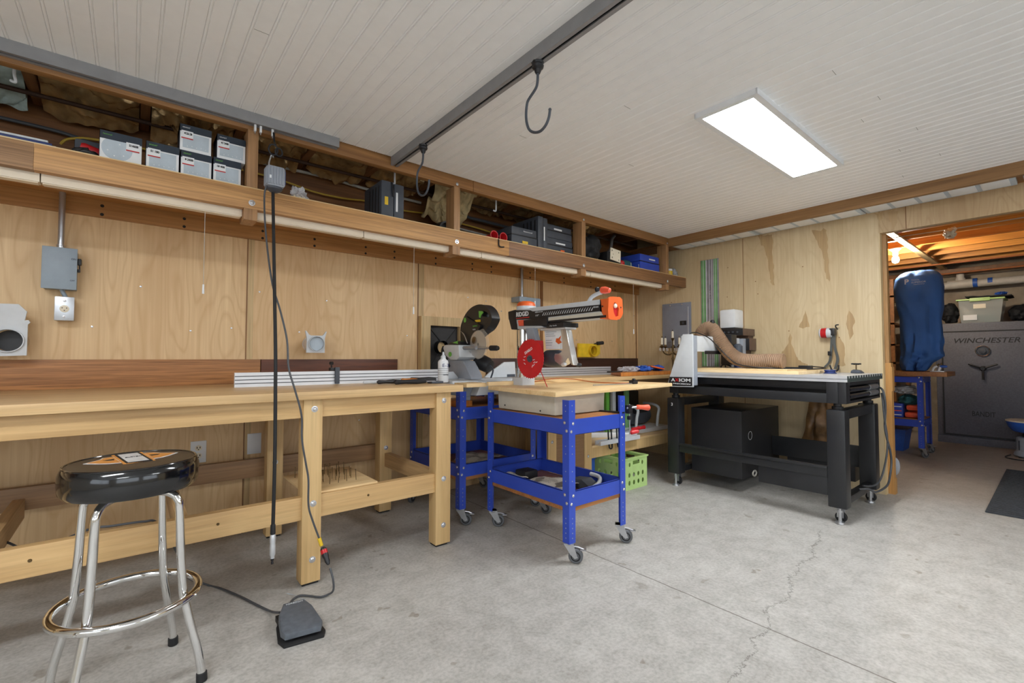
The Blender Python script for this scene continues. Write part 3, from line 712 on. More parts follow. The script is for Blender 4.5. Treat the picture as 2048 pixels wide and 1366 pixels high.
# ================================================================ WALL FITTINGS
t = thing('switch_box', 'grey metal disconnect switch box on the plywood wall at left', 'switch box', (-.275, 3.2, 1.39))
m = MB(); m.box(-.334, -.216, 3.125, YA - .001, 1.392, 1.588, .004); m.build('cover', 'greybox', t)
m = MB(); m.box(-.337, -.212, 3.120, 3.127, 1.388, 1.592, .003); m.build('door', 'greybox', t)
m = MB(); m.box(-.214, -.198, 3.135, 3.165, 1.515, 1.548, .006); m.box(-.214, -.202, 3.14, 3.16, 1.480, 1.495, .003); m.tube([(-.206, 3.15, 1.52), (-.204, 3.15, 1.485)], .003, 6); m.build('lever', 'blk', t)
text('ON', .012, (-.234, 3.1198, 1.535), (1, 0, 0), (0, 0, 1), 'ink', t); text('OFF', .010, (-.236, 3.1198, 1.43), (1, 0, 0), (0, 0, 1), 'ink', t)
m = MB(); m.cyl((-.276, 3.16, 1.588), (-.276, 3.16, 1.785), .0125, seg=20); m.cyl((-.276, 3.16, 1.785), (-.276, 3.16, 1.872), .0125, seg=20)
cd = m.build('conduit_pipe', 'steel'); tag(cd, 'shiny steel conduit rising from the grey switch box to the shelf', 'pipe')
m = MB(); m.lathe([(.017, 0), (.017, .006), (.0145, .007), (.0145, .016), (.016, .017), (.016, .022)], (-.276, 3.16, 1.588), (0, 0, 1), 20); m.build('coupling', 'steel', cd)
t = thing('power_outlet', 'stainless outlet box with a round socket below the grey switch box', 'power outlet', (-.254, 3.18, 1.295))
m = MB(); m.box(-.288, -.222, 3.150, YA - .001, 1.240, 1.352, .003); m.build('box', 'steel', t)
m = MB(); m.box(-.290, -.219, 3.142, 3.151, 1.237, 1.355, .005); m.build('face_plate', 'steel', t)
m = MB(); m.lathe([(.0175, 0), (.0175, .002), (.016, .003), (.0001, .003)], (-.254, 3.1425, 1.295), (0, -1, 0), 24); sk = m.build('socket', 'cream', t)
m = MB()
for a, b in ((-.008, .004), (.008, .004), (0, -.008)): m.bxc((-.254 + a, 3.1388, 1.295 + b), (.004, .001, .004))
m.build('slot', 'ink', sk)
for q in (1.334, 1.256):
    m = MB(); bolt(m, (-.254, 3.142, q), (0, -1, 0), .004, .003); m.build('screw', 'zinc', t)
m = MB(); m.tube([(-.268, 3.16, 1.392), (-.262, 3.16, 1.375), (-.252, 3.16, 1.352)], .009, 12); m.build('nipple', 'greybox', t)
# blast gates
def gate(x, z, s, label, openit, mat='lgrey'):
    t = thing('blast_gate', label, 'blast gate', (x, YA, z)); y = YA - .135
    if openit:
        P = [(x - .085 * s, z + .165 * s), (x - .105 * s, z + .13 * s), (x - .105 * s, z + .03), (x - .095 * s, z - .075 * s), (x + .062 * s, z - .068 * s), (x + .062 * s, z + .075 * s), (x + .070 * s, z + .085 * s), (x + .064 * s, z + .096 * s), (x + .052 * s, z + .094 * s), (x + .058 * s, z + .135 * s), (x + .03 * s, z + .168 * s)]
    else:
        P = [(x - .060, z - .058), (x + .052, z - .058), (x + .052, z + .035), (x + .064, z + .078), (x + .058, z + .080), (x + .045, z + .058), (x + .036, z + .052), (x - .035, z + .052), (x - .046, z + .058), (x - .062, z + .082), (x - .068, z + .080), (x - .058, z + .035)]
    r = .050 * s if openit else .0455
    m = MB(); m.hole_plate(P, [circ(x, z, r * .96, 28)], 'xz', y, y + .014); m.build('slide_body', mat, t)
    m = MB(); m.lathe([(r, -.012), (r * 1.08, -.012), (r * 1.08, .0), (r * 1.02, .012), (r * 1.02, .03)], (x, y, z), (0, 1, 0), 32, cap=False); m.lathe([(r * .98, .03), (r * .96, -.012)], (x, y, z), (0, 1, 0), 32, cap=False); m.build('port_ring', mat, t)
    m = MB(); m.lathe([(r * 1.02, .0), (r * 1.03, .115), (r * 1.1, .116), (r * 1.1, .122)], (x, y + .014, z), (0, 1, 0), 32, cap=False)
    m.build('pipe_stub', 'clear' if openit else 'pvc', t)
    m = MB(); m.lathe([(r * .97, 0), (r * .97, .001)], (x, y + (.06 if openit else .008), z), (0, 1, 0), 28); m.build('inner_disc', 'blk' if openit else 'paleprint', t)
    return t
gate(-.432, 1.134, 1.0, 'large grey dust blast gate with a dark round port at the far left wall', True)
gate(.918, 1.146, 1.0, 'small grey blast gate with a closed round port above the backsplash', False)
# framed dust box set in the wall
t = thing('framed_dust_port', 'pine framed square opening lined in black in the wall behind the mitre saw', 'dust port', (1.92, YA, 1.1))
m = MB(); m.hole_plate([(1.715, .90), (2.125, .90), (2.125, 1.378), (1.715, 1.378)], [[(1.795, .93), (2.065, .93), (2.065, 1.308), (1.795, 1.308)]], 'xz', YA - .045, YA - .001); m.build('frame', 'batten', t)
m = MB(); m.box(1.795, 2.065, YA - .006, YA - .002, .93, 1.308)
for a, b in (((1.80, 1.30), (1.93, 1.16)), ((2.06, 1.30), (1.93, 1.16)), ((1.80, .95), (1.93, 1.16))): m.tube([(a[0], YA - .008, a[1]), (b[0], YA - .009, b[1])], .004, 6)
m.build('hood_lining', 'blk', t)
m = MB(); m.lathe([(.050, 0), (.055, .05), (.05, .055)], (1.90, YA - .06, 1.14), (0, 1, 0), 28, cap=False); pc = m.build('port_collar', 'blk_gloss', t)
m = MB(); m.lathe([(.040, 0), (.040, .002)], (1.90, YA - .02, 1.14), (0, -1, 0), 24); m.build('collar_liner', 'batten', pc)
# grey conduit and box above the radial arm saw
m = MB(); m.cyl((2.73, 3.175, 1.605), (2.73, 3.175, 1.872), .0125, seg=18); cd = m.build('conduit_pipe', 'steel'); tag(cd, 'steel conduit dropping behind the radial arm saw', 'pipe')
m = MB(); m.lathe([(.016, 0), (.016, .02), (.0135, .022)], (2.73, 3.175, 1.607), (0, 0, 1), 18); m.build('coupling', 'steel', cd)
m = MB(); m.box(2.72, 2.90, 3.11, YA - .001, 1.40, 1.60, .004); m.box(2.64, 2.73, 3.10, YA - .001, 1.555, 1.60, .004); tag(m.build('junction_box', 'greybox'), 'grey steel box under the conduit behind the radial arm saw', 'junction box')
# lower outlets
def outlet(x, z, label, duplex=True):
    t = thing('power_outlet', label, 'power outlet', (x, YA, z)); m = MB(); m.box(x - .038, x + .038, YA - .006, YA, z - .062, z + .062, .002); m.build('face_plate', 'white', t)
    if duplex:
        for s in (-.022, .022):
            m = MB(); m.lathe([(.017, 0), (.016, .002), (.0001, .002)], (x, YA - .0055, z + s), (0, -1, 0), 18); q = m.build('socket', 'cream', t)
            m = MB(); m.box(x - .009, x - .005, YA - .009, YA - .007, z + s - .002, z + s + .008); m.box(x + .005, x + .009, YA - .009, YA - .007, z + s - .002, z + s + .008); m.lathe([(.003, 0), (.003, .001)], (x, YA - .008, z + s - .008), (0, -1, 0), 8); m.build('slot', 'ink', q)
outlet(.315, .515, 'white duplex outlet low on the wall behind the bar stool')
outlet(.60, .53, 'white cover plate low on the wall beside the bench back leg', False)
# yellow blast gate
t = thing('blast_gate', 'yellow plastic blast gate on the wall right of the radial arm saw', 'blast gate', (3.58, YA, 1.13)); y = YA - .09
m = MB(); m.hole_plate([(3.43, 1.065), (3.66, 1.065), (3.72, 1.075), (3.76, 1.10), (3.76, 1.19), (3.70, 1.20), (3.43, 1.20)], [circ(3.63, 1.13, .045, 24)], 'xz', y, y + .018); m.build('slide_body', 'yellow', t)
m = MB(); m.lathe([(.047, -.03), (.053, -.03), (.053, .09)], (3.63, y, 1.13), (0, 1, 0), 28, cap=False); m.lathe([(.047, .0), (.046, -.03)], (3.63, y, 1.13), (0, 1, 0), 28, cap=False); m.build('port_ring', 'yellow', t)
m = MB(); m.cyl((3.70, y - .01, 1.205), (3.77, y - .03, 1.212), .018, seg=16); m.cyl((3.67, y, 1.20), (3.70, y - .01, 1.205), .006); m.build('knob', 'blk', t)
# aluminium fences
def fence(name, label, x0, x1, y, z0, z1, n, mat):
    t = thing(name, label, 'saw fence', ((x0 + x1) / 2, y, z0)); h = (z1 - z0) / n; P = []
    for k in range(n):
        a = z0 + k * h; P += [(y, a + .0016), (y, a + h - .0016), (y + .005, a + h - .0016), (y + .005, a + h)] if k < n - 1 else [(y, a + .0016), (y, a + h)]
        if k < n - 1: P += [(y + .005, a + h + .0016)]
    P = [(y, z0)] + P + [(y + .022, z1), (y + .022, z0)]
    m = MB(); m.prism(P, 'yz', x0, x1); m.build('extrusion', mat, t)
    for k in range(1, n):
        m = MB(); m.box(x0 + .001, x1 - .001, y - .0004, y + .004, z0 + k * h - .0022, z0 + k * h + .0022); m.build('groove_shade', 'cable', t)  # dark strips along the grooves, their shade put in as colour
    return t
f1 = fence('mitre_fence', 'long ribbed aluminium fence lying on the workbench toward the mitre saw', .425, 1.675, 2.80, .9, .977, 4, 'alu_w')
t = thing('fence_stop', 'black and grey flip stop clamped on the long aluminium fence', 'fence stop', (.975, 2.78, .98))
m = MB(); m.box(.940, .966, 2.785, 2.799, .903, 1.000, .002); m.build('stop_plate', 'dgrey', t)
m = MB(); m.box(.915, .945, 2.795, 2.83, .979, .998, .003); m.build('carriage', 'blk', t)
m = MB(); m.lathe([(.004, 0), (.004, .02), (.012, .022), (.012, .034), (.008, .038)], (.925, 2.81, .996), (-.1, -.2, 1), 16); m.build('knob', 'blk', t)
f2 = fence('mitre_fence', 'ribbed grey aluminium fence behind the red saw blade', 2.36, 3.52, 2.80, .9, .975, 4, 'alu')

# ---------------------------------------------------------------- things on the bench
t = thing('spray_bottle', 'white spray bottle with dark lettering beside the mitre saw', 'bottle', (1.565, 2.60, .9))
m = MB(); m.lathe([(.032, 0), (.034, .003), (.034, .128), (.031, .138), (.018, .148), (.016, .152)], (1.565, 2.60, .9), (0, 0, 1), 28); m.build('body', 'white', t)
for q in (.05, .062, .074, .086):
    m = MB(); m.lathe([(.0343, q), (.0345, q + .0015), (.0343, q + .003)], (1.565, 2.60, .9), (0, 0, 1), 28, cap=False); m.build('print_line', 'grey', t)
m = MB(); m.lathe([(.0165, .150), (.0165, .166), (.008, .175), (.006, .192), (.002, .196)], (1.565, 2.60, .9), (0, 0, 1), 20); m.build('nozzle_cap', 'lgrey', t)
text('E-3', .030, (1.540, 2.5655, .998), (1, 0, 0), (0, 0, 1), 'bluedk', t, width=.046)
text('sanding', .012, (1.545, 2.5655, .945), (1, 0, 0), (0, 0, 1), 'ink', t, width=.038); t = None
def tool_handle(label, p, d, L, r, mat, shaft=None, cat='hand tool', name='hand_tool'):
    d = V(d).normalized(); t = thing(name, label, cat, p)
    m = MB(); m.lathe([(r * .6, 0), (r, .008), (r * .85, L * .35), (r * 1.05, L * .7), (r * .8, L - .004), (r * .4, L)], p, d, 16); m.build('handle', mat, t)
    if shaft:
        q = V(p) + d * L; m = MB(); m.box(0, shaft[0], -shaft[1] / 2, shaft[1] / 2, -.0015, .0015, mx=Matrix.Translation(q) @ d.to_track_quat('X', 'Z').to_matrix().to_4x4()); m.build('blade', 'steel', t)
tool_handle('black handled hand tool lying left on the bench end', (1.12, 2.60, .914), (1, .1, 0), .15, .012, 'blk', (.10, .018))
tool_handle('black rubber grip of a clamp on the bench end', (1.18, 2.50, .916), (1, -.06, 0), .20, .014, 'rubber', (.06, .014))
tool_handle('black pistol grip tool nearest the spray bottle', (1.36, 2.66, .918), (1, -.25, 0), .17, .016, 'blk', (.05, .02))
tool_handle('tan leather handled tool among the black grips', (1.27, 2.60, .920), (1, -.55, 0), .10, .013, 'orangewood', (.05, .02))
tool_handle('light grey handled tool left of the black grips', (1.06, 2.66, .912), (1, -.1, 0), .09, .010, 'lgrey', (.03, .014))
m = MB(); m.box(1.41, 1.49, 2.47, 2.53, .901, .914, .003); tag(m.build('steel_block', 'dgrey'), 'small dark steel block at the right end of the bench', 'block')

# ================================================================ FOOT PEDAL AND HANGING ROTARY MOTOR
PZ = [(.503, 2.07), (.575, 2.06), (.584, 2.037), (.578, 1.872), (.565, 1.841), (.453, 1.86), (.454, 1.899)]
pdl = thing('foot_pedal', 'grey cast foot pedal on the concrete floor near the bench leg', 'foot pedal', (.52, 1.95, 0))
B = [(.498, 2.075), (.585, 2.066), (.603, 2.00), (.606, 1.865), (.590, 1.832), (.455, 1.853), (.445, 1.90), (.462, 2.00)]
T = [(.503, 2.07), (.580, 2.061), (.594, 2.0), (.598, 1.878), (.582, 1.845), (.462, 1.866), (.454, 1.90), (.470, 2.0)]
def slope(p): return .040 + .018 * max(0, (p[1] - 1.85) / .22)
m = MB(); m.prism([(x, y) for x, y in B], 'xy', 0.0, .010, .002); m.build('base', 'rubber', pdl)
m = MB(); cx = sum(p[0] for p in T) / 8; cy = sum(p[1] for p in T) / 8
sc = lambda k, z0: [V(cx + (p[0] - cx) * k, cy + (p[1] - cy) * k, z0 if z0 < .03 else slope(p) + (z0 - .04)) for p in T]
m.loft([sc(1.0, .022), sc(1.0, .034), sc(.985, .04), sc(.93, .043)]); m.build('treadle', plain('hammered grey enamel', (92, 98, 106), .5, var=.12, vs=40, bmp=.4) and bpy.data.materials['hammered grey enamel'], pdl)
m = MB(); m.box(.47, .58, 1.88, 2.05, .009, .03); m.build('body', 'rubber', pdl)
text('FOREDOM', .012, (.508, 2.046, .0605), (1, -.13, 0), (.12, 1, .08), 'lgrey', pdl, width=.062)
mo = thing('rotary_motor', 'grey hanging rotary tool motor with a long flexible shaft and handpiece', 'rotary tool', (.543, 2.5, 1.9))
cxm, cym = .532, 2.50
m = MB(); m.box(cxm - .040, cxm + .040, cym - .038, cym + .038, 1.895, 1.998, .014)
for k in range(6): m.box(cxm - .036 + k * .0125, cxm - .029 + k * .0125, cym - .0415, cym + .0415, 1.905, 1.990, .002)
for k in range(5): m.box(cxm - .0425, cxm + .0425, cym - .030 + k * .0125, cym - .024 + k * .0125, 1.905, 1.990, .002)
m.build('housing', 'grey', mo)
m = MB(); m.lathe([(.012, -.018), (.022, -.014), (.036, -.004), (.038, .004)], (cxm, cym, 1.892), (0, 0, 1), 24); m.build('shaft_boot', 'dgrey', mo)
m = MB(); m.box(cxm + .043, cxm + .0445, cym - .03, cym + .03, 1.915, 1.98); m.build('side_label', 'bluedk', mo)
m = MB(); m.box(cxm - .03, cxm - .022, cym - .0415, cym - .04, 1.93, 1.945); m.build('front_label', 'white', mo)
m = MB(); m.tube([(cxm - .022, cym - .02, 1.975), (cxm - .026, cym, 2.01), (cxm - .018, cym + .006, 2.048), (cxm - .012, cym, 2.062), (cxm - .008, cym - .006, 2.045)], .004, 8, 5); m.build('bail', 'steel', mo)
m = MB()
fl = [(.529, 2.5, 1.885), (.527, 2.5, 1.856), (.510, 2.36, 1.418), (.494, 2.24, 1.091), (.488, 2.2, .911), (.486, 2.18, .664), (.485, 2.18, .452), (.484, 2.18, .348)]
m.tube(fl, lambda t: .0105 if t < .06 else .0075, 12, 8); m.build('flexible_shaft', 'rubber', mo)
m = MB(); m.lathe([(.0075, 0), (.010, -.004), (.0105, -.04), (.0075, -.044)], (.484, 2.18, .352), (0, 0, 1), 16); m.build('connector_sleeve', 'rubber', mo)
m = MB(); m.lathe([(.008, 0), (.0115, -.006), (.0115, -.03), (.0105, -.04), (.0115, -.05), (.0115, -.085), (.008, -.092), (.009, -.10)], (.484, 2.18, .310), (0, 0, 1), 20); m.build('handpiece', 'alu', mo)
m = MB(); m.lathe([(.006, 0), (.006, -.012), (.003, -.014), (.005, -.017), (.005, -.026)], (.4835, 2.18, .212), (0, 0, 1), 14); m.build('chuck', 'blued', mo)
m = MB(); m.tube([(.497, 2.49, 1.9), (.489, 2.50, 1.853), (.487, 2.47, 1.724), (.491, 2.42, 1.567), (.503, 2.36, 1.394), (.523, 2.3, 1.275), (.545, 2.26, 1.137), (.544, 2.22, 1.014), (.567, 2.2, .914), (.596, 2.2, .802), (.6, 2.2, .691), (.619, 2.2, .578), (.63, 2.2, .509), (.632, 2.2, .398), (.65, 2.2, .327), (.684, 2.2, .23)], .0042, 10, 6)
m.build('power_cord', 'cable', mo)
m = MB(); m.tube([(.680, 2.2, .24), (.690, 2.195, .205)], .0085, 12); m.build('cord_tag', 'yellow', mo)
m = MB(); m.lathe([(.008, 0), (.013, .006), (.014, .04), (.010, .055), (.011, .065), (.006, .08)], (.693, 2.188, .198), V(.013, -.068, -.08), 16); pl = m.build('plug', 'blk', mo)
m = MB(); m.lathe([(.0146, 0), (.0146, .018)], V(.693, 2.188, .198) + V(.013, -.068, -.08).normalized() * .012, V(.013, -.068, -.08), 14, cap=False); m.build('plug_band', 'redp', pl)
m = MB(); m.tube([(.706, 2.125, .125), (.712, 2.10, .08), (.716, 2.11, .03), (.70, 2.134, .007), (.669, 2.137, .006), (.637, 2.174, .006), (.605, 2.205, .006), (.573, 2.190, .007), (.545, 2.135, .014), (.54, 2.07, .03)], .0045, 10, 8); m.build('cord', 'cable', pdl)
m = MB(); m.tube([(.49, 2.065, .03), (.473, 2.14, .009), (.436, 2.253, .006), (.4, 2.36, .006), (.344, 2.50, .006), (.30, 2.58, .006), (.215, 2.56, .08), (.165, 2.44, .25), (.10, 2.37, .39), (.055, 2.33, .417), (-.04, 2.345, .417), (-.10, 2.36, .416), (-.205, 2.45, .36), (-.29, 2.62, .30), (-.385, 2.738, .33), (-.6, 2.9, .36)], .0045, 10, 8); m.build('cord', 'cable', pdl)
# suspension hook and trolleys on the first track
t = thing('suspension_hook', 'black forged hook carrying the hanging rotary motor', 'hook', (.54, 2.52, 2.2))
m = MB(); m.tube([(.535, 2.55, 2.195), (.535, 2.53, 2.14), (.534, 2.50, 2.115)], .0045, 10, 4)
m.tube([V(.5225 + .02 * math.cos(a), 2.497 - .003, 2.085 + .026 * math.sin(a)) for a in [k * 2 * PI / 18 for k in range(18)]], .0045, 8, closed=True)
m.tube([V(.5475 + .016 * math.cos(a), 2.492, 2.078 + .020 * math.sin(a)) for a in [k * 2 * PI / 18 for k in range(18)]], .004, 8, closed=True); m.build('hook_rod', 'blued', t)
for x, l in ((.457, 'white slide hanger under the track, leftmost of three'), (.482, 'white slide hanger under the track, middle of three'), (.536, 'white slide hanger above the rotary motor hook, rightmost')):
    t = thing('track_slide', l, 'track slide', (x, 2.5835, 2.2)); m = MB(); m.box(x - .005, x + .005, 2.574, 2.59, 2.19, 2.236, .002); m.build('body', 'white', t)
    m = MB(); m.cyl((x, 2.582, 2.19), (x, 2.58, 2.178), .003, seg=8); m.build('pin', 'steel', t)
m = MB(); m.grid(8, 3, lambda u, v: (.562 + .045 * u + .008 * v, 2.275 - .09 * u - .02 * v, .004 + .003 * math.sin(u * 5)), .001); tag(m.build('paper_scrap', 'paleprint'), 'small pale paper scrap on the floor behind the foot pedal', 'scrap')

# ================================================================ BAR STOOL
cx, cy = .015, 1.960
st = thing('bar_stool', 'chrome bar stool with a glossy black vinyl seat and gold printed emblem', 'stool', (cx, cy, 0))
m = MB(); m.lathe([(.150, .630), (.168, .634), (.177, .645), (.180, .67), (.1795, .70), (.173, .717), (.168, .722)], (cx, cy, 0), (0, 0, 1), 64)
seat = m.build('seat', 'vinyl', st)
m = MB(); m.lathe([(.168, .7215), (.160, .7230), (.10, .7235), (.0001, .7235)], (cx, cy, 0), (0, 0, 1), 64); m.build('seat_top', 'vinyltop', seat)
m = MB(); m.tube([V(cx + .1685 * math.cos(a), cy + .1685 * math.sin(a), .7225) for a in [k * 2 * PI / 64 for k in range(64)]], .003, 8, closed=True); m.build('piping', 'vinyl', seat)
# emblem on the seat, long axis toward the camera right
A = V(.6, -.8, 0).normalized(); Bv = V(-A.y, A.x, 0) * -1
def em(pts, mat, z, name='emblem'):
    m = MB(); P = [V(cx, cy, 0) + A * a + Bv * b for a, b in pts]
    m.prism([(p.x, p.y) for p in P], 'xy', z - .004, z); return m.build(name, mat, seat)
E2 = V(.99, .12, 0).normalized(); E1 = V(.17, -.985, 0).normalized()
def em2(pts, mat, z, name='emblem'):
    m = MB(); P = [V(cx, cy + .045, 0) + E2 * a * .88 + E1 * b * .84 for a, b in pts]
    v = []
    def zz(p):
        return .7235
    top = [m.bm.verts.new(V(p.x, p.y, zz(p) + z)) for p in P]; bot = [m.bm.verts.new(V(p.x, p.y, zz(p) - .003)) for p in P]
    m._f(top); n = len(P)
    for i in range(n): m._f([top[i], top[(i + 1) % n], bot[(i + 1) % n], bot[i]])
    return m.build(name, mat, seat)
for s in (-1, 1):
    em2([(s * .046, -.082), (s * .078, -.074), (s * .092, -.04), (s * .140, .005), (s * .105, .05), (s * .078, .072), (s * .046, .082)], 'silverp', .0007)
    em2([(s * .048, -.076), (s * .074, -.067), (s * .087, -.036), (s * .130, .004), (s * .098, .044), (s * .074, .064), (s * .048, .074)], 'gold', .0012)
    em2([(s * .052, -.02), (s * .085, -.012), (s * .075, .006), (s * .055, .010)], 'ink', .0015)
em2([(-.046, -.115), (.046, -.115), (.046, .115), (-.046, .115)], 'gold', .0014); em2([(-.038, -.115), (.038, -.115), (.038, .115), (-.038, .115)], 'ink', .0018)
em2([(-.030, -.10), (.030, -.10), (.030, .10), (-.030, .10)], 'silverp', .0022)
text('CUSTOM', .016, (cx - .020, cy + .045, .7262), (.99, .12, 0), (-.12, .99, 0), 'ink', seat, width=.044)
# chrome frame
feet = [(.130, .178), (.200, -.122), (-.200, .122), (-.130, -.178)]
for i, (fx, fy) in enumerate(feet):
    r = math.hypot(fx, fy); ux, uy = fx / r, fy / r
    g = lambda q, z: (cx + ux * q, cy + uy * q, z)
    tgt = {0: (.66, .10)}
    m = MB(); m.tube([g(.03, .621), g(.085, .620), g(.118, .612), g(.138, .590), g(.143, .555), g(.150, .42), g(.158, .31), g(.164, .27), g(.186, .18), g(.208, .10), g(.217, .055), g(.222, .022)], .0125, 16, 6)
    leg = m.build('leg', 'chrome', st)
    m = MB(); m.lathe([(.0135, 0), (.016, .003), (.0155, .028), (.0135, .030)], g(.223, 0), (ux * -.05, uy * -.05, 1), 18); m.build('rubber_foot', 'rubber', leg)
    m = MB(); bolt(m, g(.190, .280), (ux, uy, 0), .006, .012, False); m.build('rivet', 'chrome', leg)
m = MB(); m.tube([V(cx + .186 * math.cos(a), cy + .186 * math.sin(a), .280) for a in [k * 2 * PI / 72 for k in range(72)]], .0125, 16, closed=True); m.build('foot_ring', 'chrome', st)
m = MB(); m.box(cx - .07, cx + .07, cy - .07, cy + .07, .618, .632, .003); m.build('seat_plate', 'blk', st)

# ================================================================ BLUE ROLLING CARTS
def caster(x, y, par, ang=0.0, brake=True):
    """75 mm swivel caster under a leg; fork is the part, wheel and brake its sub-parts"""
    R = Matrix.Translation((x, y, 0)) @ Matrix.Rotation(ang, 4, 'Z')
    q = lambda *a: R @ V(*a)
    m = MB(); m.lathe([(.022, .094), (.024, .098), (.024, .104)], q(0, 0, 0), (0, 0, 1), 20)
    m.box(-.026, .026, -.026, .026, .100, .104, .001, R)
    for s in (-1, 1):
        P = [(-.024, .098), (.024, .098), (.040, .052), (.046, .034), (.030, .028), (.006, .05)]
        a = [m.bm.verts.new(q(p[0], s * .017, p[1])) for p in P]; b = [m.bm.verts.new(q(p[0], s * .020, p[1])) for p in P]
        m._f(a); m._f(b[::-1])
        for i in range(6): m._f([a[i], a[(i + 1) % 6], b[(i + 1) % 6], b[i]])
    m.box(-.024, .024, -.02, .02, .092, .098, .003, R)
    m.cyl(q(.034, -.022, .038), q(.034, .022, .038), .006, seg=10)
    c = m.build('caster', 'steel', par)
    m = MB(); m.lathe([(.018, -.0135), (.032, -.0135), (.0375, -.009), (.0375, .009), (.032, .0135), (.018, .0135)], q(.034, 0, .038), (R.to_3x3() @ V(0, 1, 0)), 28)
    m.build('wheel', 'wheel', c)
    m = MB(); m.lathe([(.019, -.0145), (.024, -.0150), (.025, -.0145)], q(.034, 0, .038), (R.to_3x3() @ V(0, 1, 0)), 24, cap=False); m.lathe([(.019, .0145), (.024, .0150), (.025, .0145)], q(.034, 0, .038), (R.to_3x3() @ V(0, 1, 0)), 24, cap=False)
    m.build('hub_ring', 'rubber', c)
    if brake:
        m = MB(); m.tube([q(.02, 0, .085), q(.05, 0, .082), q(.075, 0, .072)], .004, 8); m.box(.058, .088, -.018, .018, .070, .075, .002, R); m.build('brake_pedal', 'steel', c)
    return c
def cart(name, label, x0, x1, y0, y1, zt=.838, rails=((.655, .737), (.285, .365)), castang=(0, 0, 0, 0), boards=(.737, .262), w=.047, backrail=True):
    t = thing(name, label, 'cart', ((x0 + x1) / 2, (y0 + y1) / 2, 0)); th = .003
    for i, (cx_, cy_) in enumerate(((x0, y0), (x1, y0), (x0, y1), (x1, y1))):
        sx = 1 if cx_ == x0 else -1; sy = 1 if cy_ == y0 else -1
        m = MB(); P = [(cx_, cy_), (cx_ + sx * w, cy_), (cx_ + sx * w, cy_ + sy * th), (cx_ + sx * th, cy_ + sy * th), (cx_ + sx * th, cy_ + sy * w), (cx_, cy_ + sy * w)]
        m.prism(P, 'xy', .103, zt); m.mi = 1
        for a, b in rails:
            for dz, dd in ((-.012, .016), (.012, .030)):
                z = (a + b) / 2 + dz * 1.7
                bolt(m, (cx_ + sx * dd, cy_, z), (0, -sy, 0), .0055, .005); bolt(m, (cx_, cy_ + sy * dd, z + .004), (-sx, 0, 0), .0055, .005)
        m.mi = 2
        for z in (.13, .155, .18, .205, .23, .42, .47, .56, .60, .78, .81):
            m.lathe([(.0032, 0), (.0032, .0006)], (cx_ + sx * .024, cy_, z), (0, -sy, 0), 8); m.lathe([(.0032, 0), (.0032, .0006)], (cx_, cy_ + sy * .024, z), (-sx, 0, 0), 8)
        leg = m.build('leg', ['blue', 'zinc', 'grey'], t)
        caster(cx_ + sx * .024, cy_ + sy * .024, t, castang[i])
    for k, (a, b) in enumerate(rails):
        e = .0035
        for q in ((x0 + e, x1 - e, y0 + e, y0 + e + .003), (x0 + e, x1 - e, y1 - e - .003, y1 - e), (x0 + e, x0 + e + .003, y0 + e, y1 - e), (x1 - e - .003, x1 - e, y0 + e, y1 - e)):
            m = MB(); m.box(*q, a, b)
            # folded lip
            hx = q[1] - q[0] > q[3] - q[2]
            if hx: m.box(q[0], q[1], q[2] if q[2] < (y0 + y1) / 2 else q[3] - .014, (q[2] + .014) if q[2] < (y0 + y1) / 2 else q[3], b - .002 if k else a, b if k else a + .002)
            else: m.box(q[0] if q[0] < (x0 + x1) / 2 else q[1] - .014, (q[0] + .014) if q[0] < (x0 + x1) / 2 else q[1], q[2], q[3], b - .002 if k else a, b if k else a + .002)
            m.build('side_rail', 'blue', t)
        m = MB(); zb = boards[k]; m.box(x0 + .008, x1 - .008, y0 + .008, y1 - .008, zb - (.016 if k == 0 else 0), zb + (0 if k == 0 else .022), .001); m.build('shelf_board', 'cartwood', t)
    return t
c1 = cart('tool_cart', 'blue metal rolling cart in front, carrying the radial arm saw', 1.754, 2.222, 1.667, 2.370, castang=(-.9, -.9, -.5, -1.2))
c2 = cart('tool_cart', 'blue metal rolling cart behind the bench end, under the mitre saw', 1.616, 2.262, 2.478, 3.150, zt=.842, castang=(-.7, -.9, -2.6, -1.0), rails=((.660, .739), (.300, .380)), boards=(.739, .278))

# ================================================================ RADIAL ARM SAW
ra = thing('radial_arm_saw', 'radial arm saw with red blade and orange nose on the front blue cart', 'saw', (2.0, 2.1, .737))
m = MB(); m.prism([(1.800, .740), (1.795, .855), (2.225, .855), (2.215, .740)], 'xz', 1.815, 2.32, .01); m.build('base_cabinet', 'raspb', ra)
m = MB()
for y, z in ((2.25, .765), (1.93, .758)): m.lathe([(.005, 0), (.005, .001)], (1.7975, y, z), (-1, 0, 0), 10)
m.mi = 0; 
for q in ((1.86, 1.87), (2.1, 2.11)): pass
m.build('bolt_hole', 'ink', ra)
m = MB(); m.lathe([(.048, .855), (.052, .858), (.052, .90), (.043, .91), (.043, 1.25)], (2.003, 2.315, 0), (0, 0, 1), 32); m.build('column', 'chrome', ra)
m = MB(); m.box(1.95, 2.06, 2.262, 2.37, .857, .93, .01); m.build('column_mount', 'lgrey', ra)
m = MB(); m.prism([(2.328, 1.372), (2.20, 1.372), (2.17, 1.358), (2.162, 1.301), (2.10, 1.262), (2.05, 1.243), (2.309, 1.244), (2.322, 1.308)], 'yz', 1.947, 2.063, .006); m.build('arm_head', 'lgrey', ra)
m = MB(); m.prism([(2.403, 1.366), (2.326, 1.374), (2.308, 1.240), (2.370, 1.245), (2.376, 1.29), (2.398, 1.315)], 'yz', 1.943, 2.067, .006); m.build('rear_cap', 'blk', ra)
m = MB(); m.prism([(2.20, 1.374), (1.612, 1.374), (1.612, 1.300), (1.60, 1.274), (2.10, 1.270), (2.16, 1.300)], 'yz', 1.950, 2.060, .004); m.build('arm', 'lgrey', ra)
